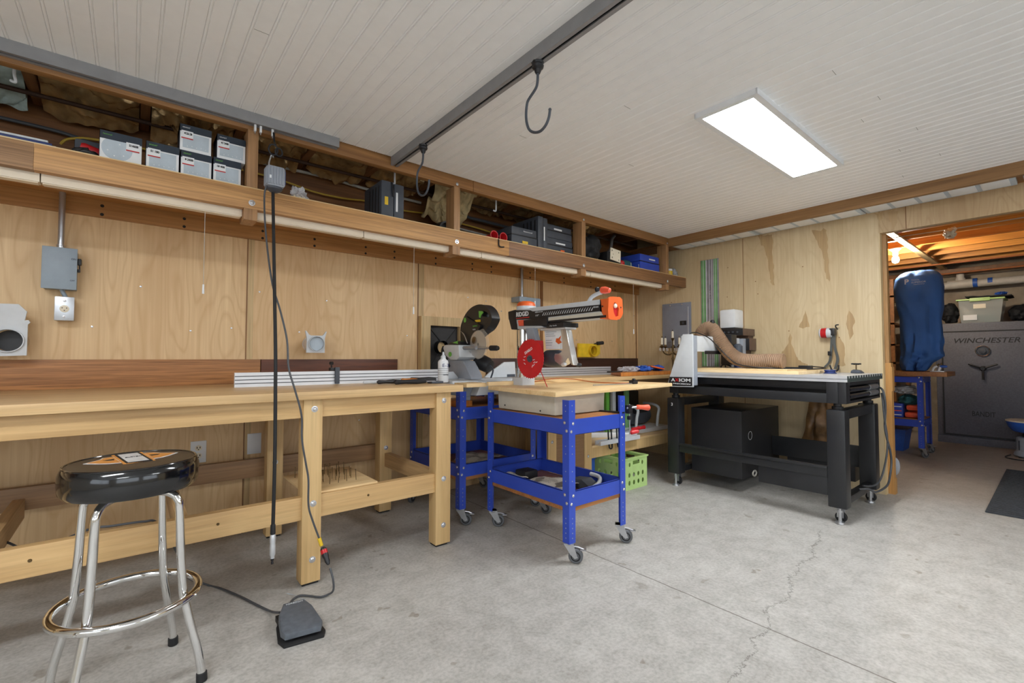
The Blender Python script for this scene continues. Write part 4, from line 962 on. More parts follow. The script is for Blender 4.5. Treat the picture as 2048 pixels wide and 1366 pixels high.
m = MB(); m.prism([(2.326, 1.370), (2.180, 1.358), (2.160, 1.349), (1.618, 1.345), (1.618, 1.310), (2.017, 1.304), (2.162, 1.300), (2.326, 1.306)], 'yz', 1.9455, 1.9495); lb = m.build('arm_label', 'blk', ra)
m = MB(); m.prism([(2.02, 1.299), (1.612, 1.306), (1.60, 1.286), (2.02, 1.281)], 'yz', 1.9475, 1.951); m.build('slide_channel', 'raspb', ra)
m = MB(); m.prism([(2.05, 1.282), (1.58, 1.286), (1.58, 1.274), (2.05, 1.270)], 'yz', 1.9465, 1.951); m.build('slide_gap', 'blk', ra)
text('RIDGID', .040, (1.9448, 2.318, 1.326), (0, -1, 0), (0, 0, 1), 'white', lb, width=.120, bold=.001)
m = MB(); m.box(1.9443, 1.946, 2.19, 2.318, 1.312, 1.317); m.build('red_stripe', 'redp', lb)
text('radial arm saw', .014, (1.9446, 2.135, 1.338), (0, -1, 0), (0, 0, 1), 'lgrey', lb, width=.07)
text('10"', .014, (1.9446, 2.13, 1.316), (0, -1, 0), (0, 0, 1), 'lgrey', lb, width=.03)
for k in range(22):     # tread like zigzag print along the arm
    y = 2.07 - k * .0185
    m = MB(); m.prism([(y, 1.316), (y - .008, 1.328), (y - .020, 1.339), (y - .013, 1.328), (y - .007, 1.317)], 'yz', 1.9445, 1.946); m.build('zigzag_print', 'lgrey', lb)
text('120V 60HZ', .012, (1.9446, 1.662, 1.330), (0, -1, 0), (0, 0, 1), 'lgrey', lb, width=.035)
m = MB(); m.hole_plate([(1.947, 1.268), (1.944, 1.310), (1.950, 1.374), (1.972, 1.385), (2.046, 1.388), (2.066, 1.376), (2.071, 1.300), (2.055, 1.278), (2.02, 1.262), (1.965, 1.262)], [[(1.992, 1.30), (1.985, 1.335), (1.999, 1.358), (2.017, 1.350), (2.036, 1.325), (2.030, 1.285), (2.008, 1.278)]], 'xz', 1.562, 1.575)
m.prism([(1.950, 1.374), (2.060, 1.380), (2.066, 1.30), (2.06, 1.268), (1.950, 1.268)], 'xz', 1.574, 1.622); ns = m.build('nose_cap', 'orange', ra)
m = MB(); m.box(1.985, 2.04, 1.570, 1.575, 1.278, 1.36); m.build('pocket', 'redp', ns)
m = MB(); m.ell((2.010, 1.566, 1.338), (.014, .008, .013)); m.build('knob', 'cream', ns)
m = MB()
m.lathe([(.005, 0), (.005, .001)], (2.052, 1.5622, 1.332), (0, -1, 0), 8); m.build('screw_hole', 'ink', ns)
m = MB(); m.lathe([(.005, 0), (.005, .001)], (1.944, 1.60, 1.334), (-1, 0, 0), 8); m.build('screw_hole', 'ink', ns)
m = MB(); m.tube([(2.0, 1.745, 1.375), (2.0, 1.725, 1.398), (2.0, 1.690, 1.412), (2.0, 1.650, 1.420)], .011, 10, 4); m.build('crank_arm', 'lgrey', ra)
m = MB(); m.lathe([(.012, 0), (.018, .006), (.020, .03), (.013, .06), (.004, .066)], (2.0, 1.655, 1.433), (0, -1, -.15), 18); m.build('crank_knob', 'coral', ra)
m = MB(); m.lathe([(.010, 0), (.014, .004), (.014, .016), (.010, .02)], (2.0, 1.672, 1.438), (0, 1, .1), 16); m.build('crank_bush', 'blk', ra)
m = MB(); m.lathe([(.060, 1.372), (.064, 1.380), (.064, 1.396)], (2.015, 2.30, 0), (0, 0, 1), 28); m.build('elevation_housing', 'lgrey', ra)
m = MB(); m.lathe([(.062, 1.396), (.060, 1.412), (.050, 1.424), (.03, 1.43)], (2.015, 2.30, 0), (0, 0, 1), 28); m.build('elevation_cap', 'orange', ra)
m = MB(); m.prism([(2.285, 1.300), (2.235, 1.300), (2.233, 1.262), (2.275, 1.262)], 'yz', 1.928, 1.95, .004); m.build('lock_lever', 'coral', ra)
m = MB(); m.prism([(2.235, 1.298), (2.02, 1.303), (2.02, 1.252), (2.235, 1.262)], 'yz', 1.935, 2.06, .004); m.box(1.94, 2.07, 1.886, 2.03, 1.238, 1.266, .005); cr = m.build('carriage', 'blk', ra)
text('rip lock', .012, (1.9395, 2.0, 1.246), (0, -1, 0), (0, 0, 1), 'lgrey', cr, width=.06)
m = MB(); m.box(1.955, 2.05, 1.885, 2.10, 1.226, 1.238, .003); m.build('turret_plate', 'alu', ra)
m = MB(); m.prism([(2.092, 1.232), (1.935, 1.232), (1.955, 1.110), (2.078, 1.110)], 'yz', 1.982, 2.02, .002); yk = m.build('yoke_plate', 'white', ra)
m = MB(); m.prism([(1.965, 1.175), (1.945, 1.19), (1.955, 1.165), (1.94, 1.15), (1.965, 1.14), (1.99, 1.155), (1.985, 1.175)], 'yz', 1.9795, 1.983); m.build('warning_print', 'orange', yk)
for i, (z, w) in enumerate(((1.215, .09), (1.203, .07), (1.191, .08), (1.165, .05), (1.15, .055), (1.135, .05))):
    m = MB(); m.box(1.9800, 1.9825, 2.075 - w, 2.075, z - .0015, z + .0015); m.build('print_line', 'grey', yk)
m = MB(); m.prism([(1.936, 1.228), (1.908, 1.236), (1.884, 1.221), (1.862, 1.12), (1.850, 1.075), (1.827, 1.015), (1.852, 1.018), (1.871, 1.075), (1.900, 1.02), (1.930, 1.010), (1.984, 1.037), (1.990, 1.062), (1.984, 1.085), (1.955, 1.075), (1.925, 1.085), (1.912, 1.105), (1.920, 1.16)], 'yz', 1.965, 2.01, .006); m.build('yoke_handle', 'softchrome', ra)
m = MB(); m.lathe([(.040, 0), (.052, .006), (.054, .10), (.047, .14), (.03, .15)], (2.035, 2.12, 1.055), (0, -1, -.02), 28); m.build('motor', 'dgrey', ra)
m = MB(); m.lathe([(.042, 0), (.042, .012)], (2.03, 1.985, 1.050), (-.5, -1, 0), 24); m.build('motor_end', 'grey', ra)
m = MB(); m.lathe([(.012, 0), (.013, .03), (.008, .04)], (1.975, 1.925, 1.018), (-.4, -1, 0.1), 16); m.build('bevel_knob', 'alu_w', ra)
m = MB(); m.lathe([(.010, 0), (.013, .02), (.008, .03)], (2.0, 1.84, 1.016), (.8, -1, 0), 16); m.build('lock_knob', 'blk', ra)
m = MB(); m.prism([(2.20, 1.165), (2.09, 1.165), (2.085, 1.04), (2.17, 1.02)], 'yz', 1.925, 1.975, .006); m.build('guard_plate', 'redp', ra)
m = MB(); m.prism([(2.21, 1.245), (2.14, 1.245), (2.11, 1.16), (2.19, 1.16)], 'yz', 1.93, 1.97, .004); m.build('duct_elbow', 'grey', ra)
# toothed blade, disc parallel to the arm
def blade(par, c, R, hole, teeth, th, mat, ax='x', name='blade', depth=.006):
    P = []
    for k in range(teeth):
        a = 2 * PI * k / teeth; d = 2 * PI / teeth
        P += [((R - depth) * math.cos(a), (R - depth) * math.sin(a)), ((R - depth * .8) * math.cos(a + d * .5), (R - depth * .8) * math.sin(a + d * .5)), (R * math.cos(a + d * .85), R * math.sin(a + d * .85)), ((R - depth) * math.cos(a + d * .9), (R - depth) * math.sin(a + d * .9))]
    P = [(c[1] + p[0], c[2] + p[1]) for p in P]
    m = MB(); m.hole_plate(P, [circ(c[1], c[2], hole, 20)], 'yz', c[0] - th / 2, c[0] + th / 2); return m.build(name, mat, par)
bl = blade(ra, (1.900, 2.131, 1.052), .1245, .010, 40, .0026, 'red')
m = MB(); m.lathe([(.022, 0), (.022, .004), (.012, .005), (.012, .016), (.004, .018)], (1.8985, 2.131, 1.052), (-1, 0, 0), 20); m.build('arbor_nut', 'dgrey', bl)
m = MB(); m.cyl((1.902, 2.131, 1.052), (2.03, 2.131, 1.052), .014, seg=16); m.build('arbor', 'steel', ra)
text('DIABLO', .024, (1.8984, 2.176, 1.078), (0, -.90, .42), (0, .42, .90), 'white', bl, width=.075, bold=.0006)
for k, (a0, rr) in enumerate(((-.2, .035), (-.5, .045), (-.8, .052), (-1.1, .05), (2.9, .05), (3.3, .055), (3.7, .058), (-.35, .062))):
    m = MB(); m.bxc((1.8982, 2.131 + rr * -math.cos(a0), 1.052 + rr * math.sin(a0) * 1.0), (.0008, .018, .004), (a0, 0, 0)); m.build('print_line', 'white', bl)
m = MB(); m.tube([(1.905, 2.045, .985), (1.905, 1.985, .885)], .0025, 8); m.build('riving_rod', 'redp', ra)
for k in range(6):
    m = MB(); m.lathe([(.006, -.004), (.006, .004)], (1.955, 2.30, 1.115 - k * .022), (1, 0, 0), 10); m.build('column_tooth', 'blk', ra)
# table boards
m = MB(); a = math.atan2(.121, 1.282); P = [(1.690, 1.700), (2.975, 1.822), (2.93, 2.36), (1.738, 2.345)]
m.prism(P, 'xy', .856, .880, .0015); pb = m.build('saw_table_board', 'pine'); tag(pb, 'wide pale pine board topping the radial arm saw and overhanging the front blue cart', 'board')
m = MB(); m.box(1.745, 2.62, 2.352, 2.372, .880, .905, .002); m.build('fence_strip', 'pine', pb)
m = MB(); m.box(1.60, 1.75, 2.38, 2.52, .874, .8985, .001); tag(m.build('pine_offcut', 'pine'), 'short pine offcut showing between the bench end and the saw table board', 'board')
m = MB(); m.tube([(2.05, 2.36, .886), (2.30, 2.33, .912), (2.45, 2.28, .905), (2.52, 2.16, .888), (2.58, 2.02, .8855), (2.66, 1.95, .8845)], .0042, 10, 8); m.build('cord', 'orange_cable', ra)['label'] = 'orange brown cord'
t = thing('clamp_bar', 'thin steel rod with a black clamp head lying on the pine saw table', 'clamp', (2.5, 1.95, .88))
m = MB(); m.cyl((2.28, 1.955, .8840), (2.66, 1.91, .8840), .0035, seg=10); m.build('rod', 'steel', t)
m = MB(); m.box(2.63, 2.68, 1.90, 1.94, .8805, .904, .006); m.lathe([(.008, 0), (.012, .006), (.009, .014)], (2.66, 1.92, .903), (0, 0, 1), 12); m.build('clamp_head', 'blued', t)
# clamps on the right side of the front cart
t = thing('bar_clamp', 'long black bar clamp with an orange handle on the right side of the front cart', 'clamp', (2.17, 1.8, .75))
m = MB(); m.box(-.17, .17, -.009, .009, -.004, .004, .001, Matrix.Translation((2.178, 1.83, .7425)) @ Matrix.Rotation(-1.40, 4, 'Z')); m.build('bar', 'blued', t)
m = MB(); m.lathe([(.010, 0), (.010, .05), (.008, .055)], (2.133, 2.02, .752), (.17, -.98, 0), 12); m.build('bar_grip', 'rubber', t)
m = MB(); m.box(2.228, 2.262, 1.640, 1.672, .735, .785, .006); m.build('sliding_jaw', 'blued', t)
m = MB(); m.cyl((2.225, 1.655, .768), (2.29, 1.632, .772), .006, seg=12); m.build('screw_spindle', 'steel', t)
m = MB(); m.lathe([(.008, 0), (.014, .008), (.013, .04), (.017, .07), (.018, .085), (.010, .095)], (2.285, 1.633, .772), (1, -.30, -.08), 16); m.build('handle', 'coral', t)
t = thing('bar_clamp', 'small upright clamp with red handle hanging on the right leg of the front cart', 'clamp', (2.26, 1.66, .65))
m = MB(); m.cyl((2.243, 1.650, .615), (2.243, 1.650, .79), .003, seg=8); m.build('bar', 'steel', t)
m = MB(); m.lathe([(.006, 0), (.012, .006), (.011, .05), (.006, .056)], (2.245, 1.648, .625), (.9, -.4, .12), 14); m.build('handle', 'redp', t)
m = MB(); m.box(2.232, 2.254, 1.640, 1.662, .70, .722, .004); m.build('jaw', 'blued', t)
# papers and tools in the trays
def sheet(x, y, z, w, h, rz, seed, amp=.012):
    m = MB(); c, s = math.cos(rz), math.sin(rz)
    def f(u, v):
        a, b = (u - .5) * w, (v - .5) * h; n = noise.noise(V(a * 12 + seed, b * 12, seed)); return (x + a * c - b * s, y + a * s + b * c, z + amp * (n + .6) + .012 * math.sin(u * PI))
    m.grid(18, 14, f, .003); return m
def newsprint(par, x, y, z, w, h, rz, n, rnd):
    for k in range(n): pass
tag(sheet(1.95, 1.99, .302, .30, .28, .3, 2, .016).build('newspaper', 'paper'), 'crumpled newspaper in the lower tray of the front cart', 'newspaper')
tag(sheet(1.86, 2.26, .300, .16, .14, -.2, 8, .02).build('newspaper', 'paper'), 'torn newspaper piece at the back left of the front cart tray', 'newspaper')
t = thing('track_sander', 'grey power tool with an orange knob lying in the front cart tray', 'power tool', (2.12, 1.86, .30))
m = MB(); m.prism([(1.80, .287), (1.95, .287), (1.98, .305), (1.95, .335), (1.86, .345), (1.80, .315)], 'yz', 2.06, 2.15, .008); m.build('body', 'dgrey', t)
m = MB(); m.tube([(2.08, 1.80, .30), (2.14, 1.795, .325), (2.185, 1.83, .345), (2.19, 1.90, .35)], .012, 12, 5); m.build('handle', 'lgrey', t)
m = MB(); m.lathe([(.008, 0), (.013, .006), (.011, .02)], (2.075, 1.795, .300), (-.5, -1, 0), 14); m.build('knob', 'coral', t)
m = MB(); m.box(1.92, 2.03, 2.20, 2.30, .286, .345, .012); tag(m.build('tool_block', 'blk'), 'black tool at the back of the front cart tray', 'power tool')
tag(sheet(1.98, 2.80, .315, .34, .26, .5, 5, .014).build('newspaper', 'paper'), 'newspaper with a dark photo in the lower tray of the mitre saw cart', 'newspaper')
m = MB(); m.box(1.66, 1.80, 2.58, 2.80, .3005, .335, .003); tag(m.build('wood_offcut', 'cartwood'), 'brown wood offcut in the lower tray of the mitre saw cart', 'offcut')
m = MB(); m.box(1.64, 1.76, 2.55, 2.70, .7395, .775, .003); tag(m.build('wood_block', 'orangewood'), 'orange brown wood block on the upper shelf of the mitre saw cart', 'block')

# ================================================================ MITRE SAW
ms = thing('mitre_saw', 'sliding mitre saw with black housing, green accents and grey base on the rear blue cart', 'saw', (1.95, 2.8, .74))
m = MB(); m.box(1.70, 2.23, 2.56, 2.96, .80, .875, .02); m.build('base', 'grey', ms)
for x in (1.73, 2.19):
    for y in (2.60, 2.92):
        m = MB(); m.box(x - .03, x + .03, y - .03, y + .03, .739, .81, .006); m.build('foot', 'grey', ms)
m = MB(); m.prism([(1.60, 2.545), (1.79, 2.53), (2.25, 2.53), (2.30, 2.60), (2.30, 2.94), (1.66, 2.94)], 'xy', .872, .905, .006); m.build('table', 'lgrey', ms)
m = MB(); m.prism([(1.745, .81), (1.79, .90), (2.02, .90), (2.06, .81)], 'xz', 2.485, 2.56, .006); m.build('front_apron', 'lgrey', ms)
m = MB(); m.lathe([(.135, .905), (.135, .912)], (1.93, 2.76, 0), (0, 0, 1), 40); m.build('turntable', 'alu', ms)
m = MB(); m.prism([(2.025, .908), (2.085, .95), (2.218, 1.024), (2.325, 1.026), (2.335, .908)], 'xz', 2.786, 2.80, .003); m.build('fence', 'lgrey', ms)
m = MB(); m.box(2.245, 2.325, 2.7845, 2.787, .910, .930); m.build('scale_label', 'dgrey', ms)
m = MB(); m.prism([(1.66, .906), (1.66, .955), (1.76, .96), (1.80, .92), (1.80, .906)], 'xz', 2.786, 2.80, .003); m.build('fence', 'lgrey', ms)
m = MB(); m.prism([(2.93, 1.055), (2.72, 1.035), (2.69, .995), (2.635, .93), (2.62, .908), (2.95, .908)], 'yz', 1.80, 1.90, .012); m.build('bevel_support', 'grey', ms)
m = MB(); m.prism([(2.970, 1.135), (2.935, 1.152), (2.755, 1.148), (2.742, 1.06), (2.78, 1.040), (2.86, 1.040), (2.935, 1.075)], 'yz', 1.78, 1.93, .012); gb = m.build('slide_block', 'lgrey', ms)
m = MB(); m.tube([(1.79, 2.965, 1.14), (1.785, 2.975, 1.10), (1.79, 2.94, 1.045), (1.80, 2.90, .99)], .012, 10, 5); m.build('rear_hose', 'rubber', ms)
m = MB(); m.ell((1.777, 2.86, 1.082), (.004, .022, .018)); m.build('bevel_lock', 'greenlime', gb)
m = MB(); m.prism([(2.94, 1.150), (2.90, 1.172), (2.78, 1.176), (2.76, 1.150)], 'yz', 1.80, 1.90, .008); m.build('top_cover', 'blk', ms)
m = MB(); m.prism([(2.87, 1.165), (2.80, 1.178), (2.79, 1.155)], 'yz', 1.798, 1.86, .004); m.build('green_lever', 'greenlime', ms)
for dx in (0, .07):
    m = MB(); m.cyl((1.825 + dx, 2.83, 1.128), (1.825 + dx, 2.60, 1.124), .0125, seg=18); m.build('slide_rail', 'alu_track', ms)
H0 = [(2.888, 1.145), (2.892, 1.267), (2.865, 1.33), (2.815, 1.383), (2.748, 1.418), (2.666, 1.432), (2.596, 1.421), (2.537, 1.383), (2.505, 1.329), (2.517, 1.297), (2.561, 1.254), (2.63, 1.226), (2.68, 1.202), (2.716, 1.172), (2.727, 1.142)]
H = [(p.x, p.y) for p in spline([V(a, b, 0) for a, b in H0], 5)]
m = MB(); m.hole_plate(H, [[(2.612, 1.345), (2.622, 1.378), (2.597, 1.383), (2.560, 1.368), (2.535, 1.348), (2.545, 1.332)]], 'yz', 1.885, 1.955)
m.prism([(2.86, 1.16), (2.86, 1.26), (2.80, 1.36), (2.66, 1.30), (2.60, 1.28), (2.70, 1.20), (2.74, 1.15)], 'yz', 1.870, 1.89, .008)
hs = m.build('motor_housing', 'blk', ms)
m = MB(); m.prism([(2.655, 1.385), (2.618, 1.382), (2.600, 1.374), (2.628, 1.352), (2.635, 1.335), (2.65, 1.34)], 'yz', 1.8825, 1.888); m.build('green_badge', 'greenlime', hs)
m = MB(); m.ell((1.869, 2.808, 1.330), (.003, .016, .018)); m.build('green_button', 'greenlime', hs)
m = MB(); m.box(1.8825, 1.887, 2.635, 2.70, 1.308, 1.325, .002); m.build('yellow_label', 'yellow', hs)
text('KAPEX', .016, (1.8685, 2.705, 1.275), (0, -1, 0), (0, 0, 1), 'greenlime', hs, width=.055)
text('KS 120', .013, (1.8685, 2.705, 1.252), (0, -1, 0), (0, 0, 1), 'lgrey', hs, width=.030)
m = MB(); m.lathe([(.050, 0), (.058, .01), (.056, .10), (.045, .125), (.02, .13)], (1.975, 2.80, 1.04), (.2, -.6, -.25), 26); m.build('motor', 'blk', ms)
b2 = blade(ms, (1.862, 2.632, 1.150), .100, .012, 50, .0024, 'steel', name='saw_blade')
m = MB(); m.lathe([(.026, 0), (.026, .006), (.012, .010)], (1.860, 2.672, 1.180), (-1, 0, 0), 20); m.build('blade_flange', 'brass', b2)
m = MB(); m.prism([(2.70, 1.185), (2.62, 1.245), (2.56, 1.255), (2.515, 1.22), (2.497, 1.165), (2.51, 1.11), (2.56, 1.062), (2.62, 1.045), (2.69, 1.075), (2.70, 1.11), (2.64, 1.13)], 'yz', 1.852, 1.856); m.build('blade_guard', 'clear', ms)
m = MB(); m.cyl((1.85, 2.64, 1.125), (1.85, 2.47, 1.122), .007, seg=12); m.build('handle_rod', 'steel', ms)
m = MB(); m.lathe([(.012, 0), (.018, .008), (.018, .07), (.014, .085), (.005, .09)], (1.85, 2.475, 1.122), (0, -1, -.02), 18); m.build('handle_grip', 'rubber', ms)
m = MB(); m.tube([(1.88, 2.87, 1.25), (1.86, 2.80, 1.22), (1.86, 2.76, 1.16)], .004, 8, 4); m.build('guard_link', 'steel', ms)
m = MB(); m.tube([(1.96, 2.62, 1.0), (2.0, 2.64, .97), (2.01, 2.68, .91)], .006, 8, 4); m.build('cord', 'dgrey', ms)

# ================================================================ SECOND BENCH IN THE CORNER
b2n = thing('corner_bench', 'corner workbench of pine with a low tool shelf behind the front cart', 'workbench', (3.4, 2.8, 0))
m = MB(); m.box(2.34, 4.30, 2.42, 3.185, .868, .900, .003); m.build('bench_top', 'topw', b2n)
for x, y in ((2.752, 2.45), (2.36, 2.45), (2.752, 3.08), (4.18, 2.45), (4.18, 3.08)):
    m = MB(); m.box(x, x + .085, y, y + .07, 0, .868, .003); m.build('leg', 'legw', b2n)
m = MB(); m.box(2.445, 2.75, 2.455, 2.515, .02, .868); m.build('end_panel', 'railb', b2n)
m = MB(); m.box(2.837, 4.18, 2.45, 2.485, .262, .345, .002); m.build('stretcher', 'legw', b2n)
m = MB(); m.box(2.837, 4.18, 2.445, 3.05, .345, .362, .001); m.build('shelf_board', 'pine', b2n)
m = MB(); m.box(2.837, 4.30, 2.45, 2.47, .80, .868); m.build('apron', 'railb', b2n)
for x, z in ((2.795, .285), (2.40, .44)):
    m = MB(); bolt(m, (x, 2.45, z), (0, -1, 0), .008, .006); m.build('bolt', 'zinc', b2n)
# tools on its shelf
t = thing('portable_saw', 'black and white portable power tool with two hoop handles on the corner bench shelf', 'power tool', (3.75, 2.72, .362))
m = MB(); m.box(3.45, 4.10, 2.55, 2.86, .364, .40, .004); m.build('base_plate', 'alu_w', t)
m = MB(); m.lathe([(.05, 0), (.085, .01), (.088, .30), (.075, .34), (.04, .35)], (3.66, 2.76, .495), (1, 0, 0), 26); m.build('motor', 'dgrey', t)
m = MB(); m.box(3.70, 3.95, 2.68, 2.80, .49, .60, .02); m.build('cover', 'blk', t)
for x in (3.66, 4.0):
    m = MB(); m.tube([(x - .03, 2.60, .40), (x - .03, 2.59, .50), (x, 2.60, .57), (x + .02, 2.68, .60), (x + .04, 2.80, .60)], .013, 10, 5); m.build('hoop_handle', 'lgrey', t)
t = thing('aluminium_rail', 'short white aluminium rail sticking out over the corner bench shelf', 'rail', (3.3, 2.38, .36))
m = MB(); m.prism([(2.395, .363), (2.395, .397), (2.41, .397), (2.41, .372), (2.44, .372), (2.44, .397), (2.455, .397), (2.455, .363)], 'yz', 2.88, 3.40); m.build('extrusion', 'alu_w', t)
t = thing('aluminium_rail', 'longer white aluminium rail beneath the red clamps', 'rail', (3.3, 2.38, .36))
m = MB(); m.box(0, .46, -.025, .025, 0, .042, .003, Matrix.Translation((3.08, 2.74, .363)) @ Matrix.Rotation(-.62, 4, 'Z')); m.build('extrusion', 'alu_w', t)
for i, (x, l) in enumerate(((3.02, 'black strap loop hanging over the corner bench shelf, left'), (3.13, 'black strap loop hanging over the corner bench shelf, right'))):
    m = MB(); P = [(x, 2.435, .50), (x, 2.43, .40), (x + .003, 2.425, .335), (x + .012, 2.422, .32), (x + .03, 2.422, .32), (x + .04, 2.425, .335), (x + .04, 2.43, .40), (x + .038, 2.435, .50)]; m.tube(P, .006, 8, 5); tag(m.build('strap_loop', 'darkcloth'), l, 'strap')
for i, (x, z0, z1, mt, l) in enumerate(((3.33, .64, .84, 'greenlime', 'bright green level standing under the corner bench top'), (3.42, .60, .83, 'lgrey', 'grey slotted plate beside the green level'), (3.62, .60, .80, 'railg', 'green strip standing behind the clamps'))):
    m = MB(); m.box(x, x + .045, 2.70, 2.73, .364, z1, .003); tag(m.build('level', mt), l, 'level')
m = MB(); m.box(3.30, 3.36, 2.90, 2.93, .364, .82, .002); m.box(3.36, 3.55, 2.90, 2.93, .364, .82, .002); tag(m.build('plastic_sheet', 'paleprint'), 'pale sheet standing behind the green level', 'sheet')
m = MB(); m.box(3.60, 4.10, 2.90, 3.05, .364, .72, .01); tag(m.build('tool_case', 'blk'), 'black case at the back of the corner bench shelf', 'tool case')
for i, (x, l) in enumerate(((3.42, 'red handled clamp lying on the corner bench shelf, left'), (3.50, 'red handled clamp lying on the corner bench shelf, right'))):
    t = thing('hand_clamp', l, 'clamp', (x, 2.52, .40)); m = MB(); m.lathe([(.006, 0), (.015, .01), (.014, .06), (.018, .09), (.008, .10)], (x, 2.50, .425), (.9, -.2, .1), 14); m.build('handle', 'redp', t)
    m = MB(); m.cyl((x - .12, 2.53, .42), (x + .01, 2.50, .425), .005, seg=10); m.build('bar', 'steel', t)
# milk crates
def crate(label, x0, x1, y0, y1, z1, mat, group=None):
    t = thing('milk_crate', label, 'crate', ((x0 + x1) / 2, (y0 + y1) / 2, 0)); w = x1 - x0; d = y1 - y0
    def side(name, a0, a1, plane, p, q):
        L = a1 - a0; holes = []
        for r in range(2):
            for k in range(4):
                c = a0 + L * (.2 + .2 * k); zc = .055 + r * .062; holes.append([(c + .014 * math.cos(u), zc + .019 * math.sin(u)) for u in [2 * PI * i / 12 for i in range(12)]])
        c = (a0 + a1) / 2; holes.append([(c - .045, z1 - .058), (c + .045, z1 - .058), (c + .045, z1 - .028), (c - .045, z1 - .028)])
        for s in (-1, 1): holes.append([(c + s * .085 + .012 * math.cos(u), z1 - .055 + .018 * math.sin(u)) for u in [2 * PI * i / 12 for i in range(12)]])
        m = MB(); m.hole_plate([(a0, .0), (a1, .0), (a1, z1), (a0, z1)], holes, plane, p, q); m.build(name, mat, t)
    side('side_wall', x0, x1, 'xz', y0, y0 + .004); side('side_wall', x0, x1, 'xz', y1 - .004, y1)
    side('side_wall', y0 + .005, y1 - .005, 'yz', x0, x0 + .004); side('side_wall', y0 + .005, y1 - .005, 'yz', x1 - .004, x1)
    m = MB(); m.hole_plate([(x0 - .008, y0 - .008), (x1 + .008, y0 - .008), (x1 + .008, y1 + .008), (x0 - .008, y1 + .008)], [[(x0 + .012, y0 + .012), (x1 - .012, y0 + .012), (x1 - .012, y1 - .012), (x0 + .012, y1 - .012)]], 'xy', z1 - .012, z1); m.build('rim', mat, t)
    m = MB(); m.box(x0 + .004, x1 - .004, y0 + .004, y1 - .004, .004, .008); m.build('bottom', mat, t)
    return t
crate('lime green milk crate under the corner bench shelf', 3.045, 3.345, 2.29, 2.62, .255, 'green')
crate('dark blue milk crate behind the green crate', 2.66, 2.99, 2.55, 2.85, .235, 'blueplastic')
m = MB(); m.box(2.66, 2.99, 2.55, 2.85, .2355, .262, .006); tag(m.build('flat_bin', 'bluedk'), 'flat dark blue bin lying on the blue milk crate', 'bin')
# things on the corner bench top
m = MB(); m.prism([(3.20, 2.44), (4.08, 2.46), (4.16, 2.80), (3.45, 2.74)], 'xy', .901, .932, .004); tag(m.build('tray_board', 'orangewood'), 'curved edge pine board lying on the corner bench', 'board')
def lump(name, mat, label, cat, c, r, seed, k=.25):
    m = MB(); m.ell(c, r, 40, 26); fq = 1.7 / min(r)
    for v in m.bm.verts:
        d = v.co - V(c); n = noise.noise(V(v.co * fq) + V(seed, 0, 0)) + .35 * noise.noise(V(v.co * fq * 2.7) + V(0, seed, 0)); v.co = V(c) + d * (1 + k * n)
        v.co.z = max(v.co.z, c[2] - r[2] * .85)
    return tag(m.build(name, mat), label, cat)
lump('blue_bag', 'blueplastic', 'crumpled blue and clear bag of hardware on the corner bench, middle', 'bag', (3.72, 2.58, .957), (.085, .07, .028), 1, .4)
lump('blue_bag', 'blueplastic', 'crumpled blue bag on the corner bench nearest the white machine plate', 'bag', (3.99, 2.60, .957), (.07, .05, .028), 5, .4)
lump('clear_bag', 'clearbag', 'crumpled clear plastic bag of parts left of the blue bags', 'bag', (3.52, 2.60, .953), (.10, .08, .024), 9, .5)
m = MB(); m.box(-.07, .07, -.04, .04, 0, .012, .002, Matrix.Translation((3.88, 2.55, .960)) @ Matrix.Rotation(-.5, 4, 'Z') @ Matrix.Rotation(.2, 4, 'Y')); tag(m.build('orange_packet', 'orange'), 'orange and white packet between the two blue bags', 'packet')
m = MB(); m.box(3.14, 3.30, 2.50, 2.54, .933, .943, .002); tag(m.build('marking_gauge', 'blk'), 'small dark scale lying on the corner bench board', 'ruler')

# ================================================================ CNC ROUTER AND ITS BLACK STAND
cn = thing('cnc_router', 'white and grey tabletop gantry router with an aluminium bed on a black steel stand', 'router', (3.9, 1.55, 0))
for i, (x, y) in enumerate(((3.50, .935), (3.50, 2.09), (4.19, .935), (4.19, 2.09))):
    m = MB(); m.box(x, x + .10, y, y + .105, .100, .725, .012); leg = m.build('leg', 'blk_paint', cn)
    m = MB(); m.lathe([(.030, .725), (.032, .73), (.032, .745), (.022, .747), (.022, .765)], (x + .05, y + .052, 0), (0, 0, 1), 22); m.build('levelling_pad', 'blk', leg)
    sx = -1 if i < 2 else 1
    m = MB(); m.lathe([(.026, 0), (.028, .004), (.026, .014), (.010, .018), (.009, .075), (.014, .076), (.014, .090)], (x + .025, y + .045, 0), (0, 0, 1), 20); m.cyl((x + .025, y + .045, .088), (x + .025, y + .045, .1005), .009, seg=12); m.build('levelling_foot', 'steel', cn)
    m = MB(); m.box(x + .052, x + .095, y + .03, y + .075, .090, .101, .002); m.box(x + .055, x + .060, y + .035, y + .072, .03, .092, .002); m.box(x + .088, x + .093, y + .035, y + .072, .03, .092, .002); c = m.build('caster', 'steel', cn)
    m = MB(); m.lathe([(.014, -.012), (.030, -.012), (.033, -.008), (.033, .008), (.030, .012), (.014, .012)], (x + .074, y + .052, .033), (1, 0, 0), 22); m.build('wheel', 'rubber', c)
text('3', .034, (3.4985, 2.155, .66), (0, -1, 0), (0, 0, 1), 'white', cn, bold=.001)
m = MB(); m.box(3.506, 3.522, 1.04, 2.09, .285, .340, .003); m.box(3.510, 3.520, 1.04, 1.47, .170, .290, .002); m.box(3.500, 3.535, 1.04, 2.09, .338, .356, .003); m.build('lower_beam', 'blk_paint', cn)
m = MB(); m.box(4.235, 4.255, 1.04, 1.66, .24, .40, .003); m.build('lower_beam', 'blk_paint', cn)
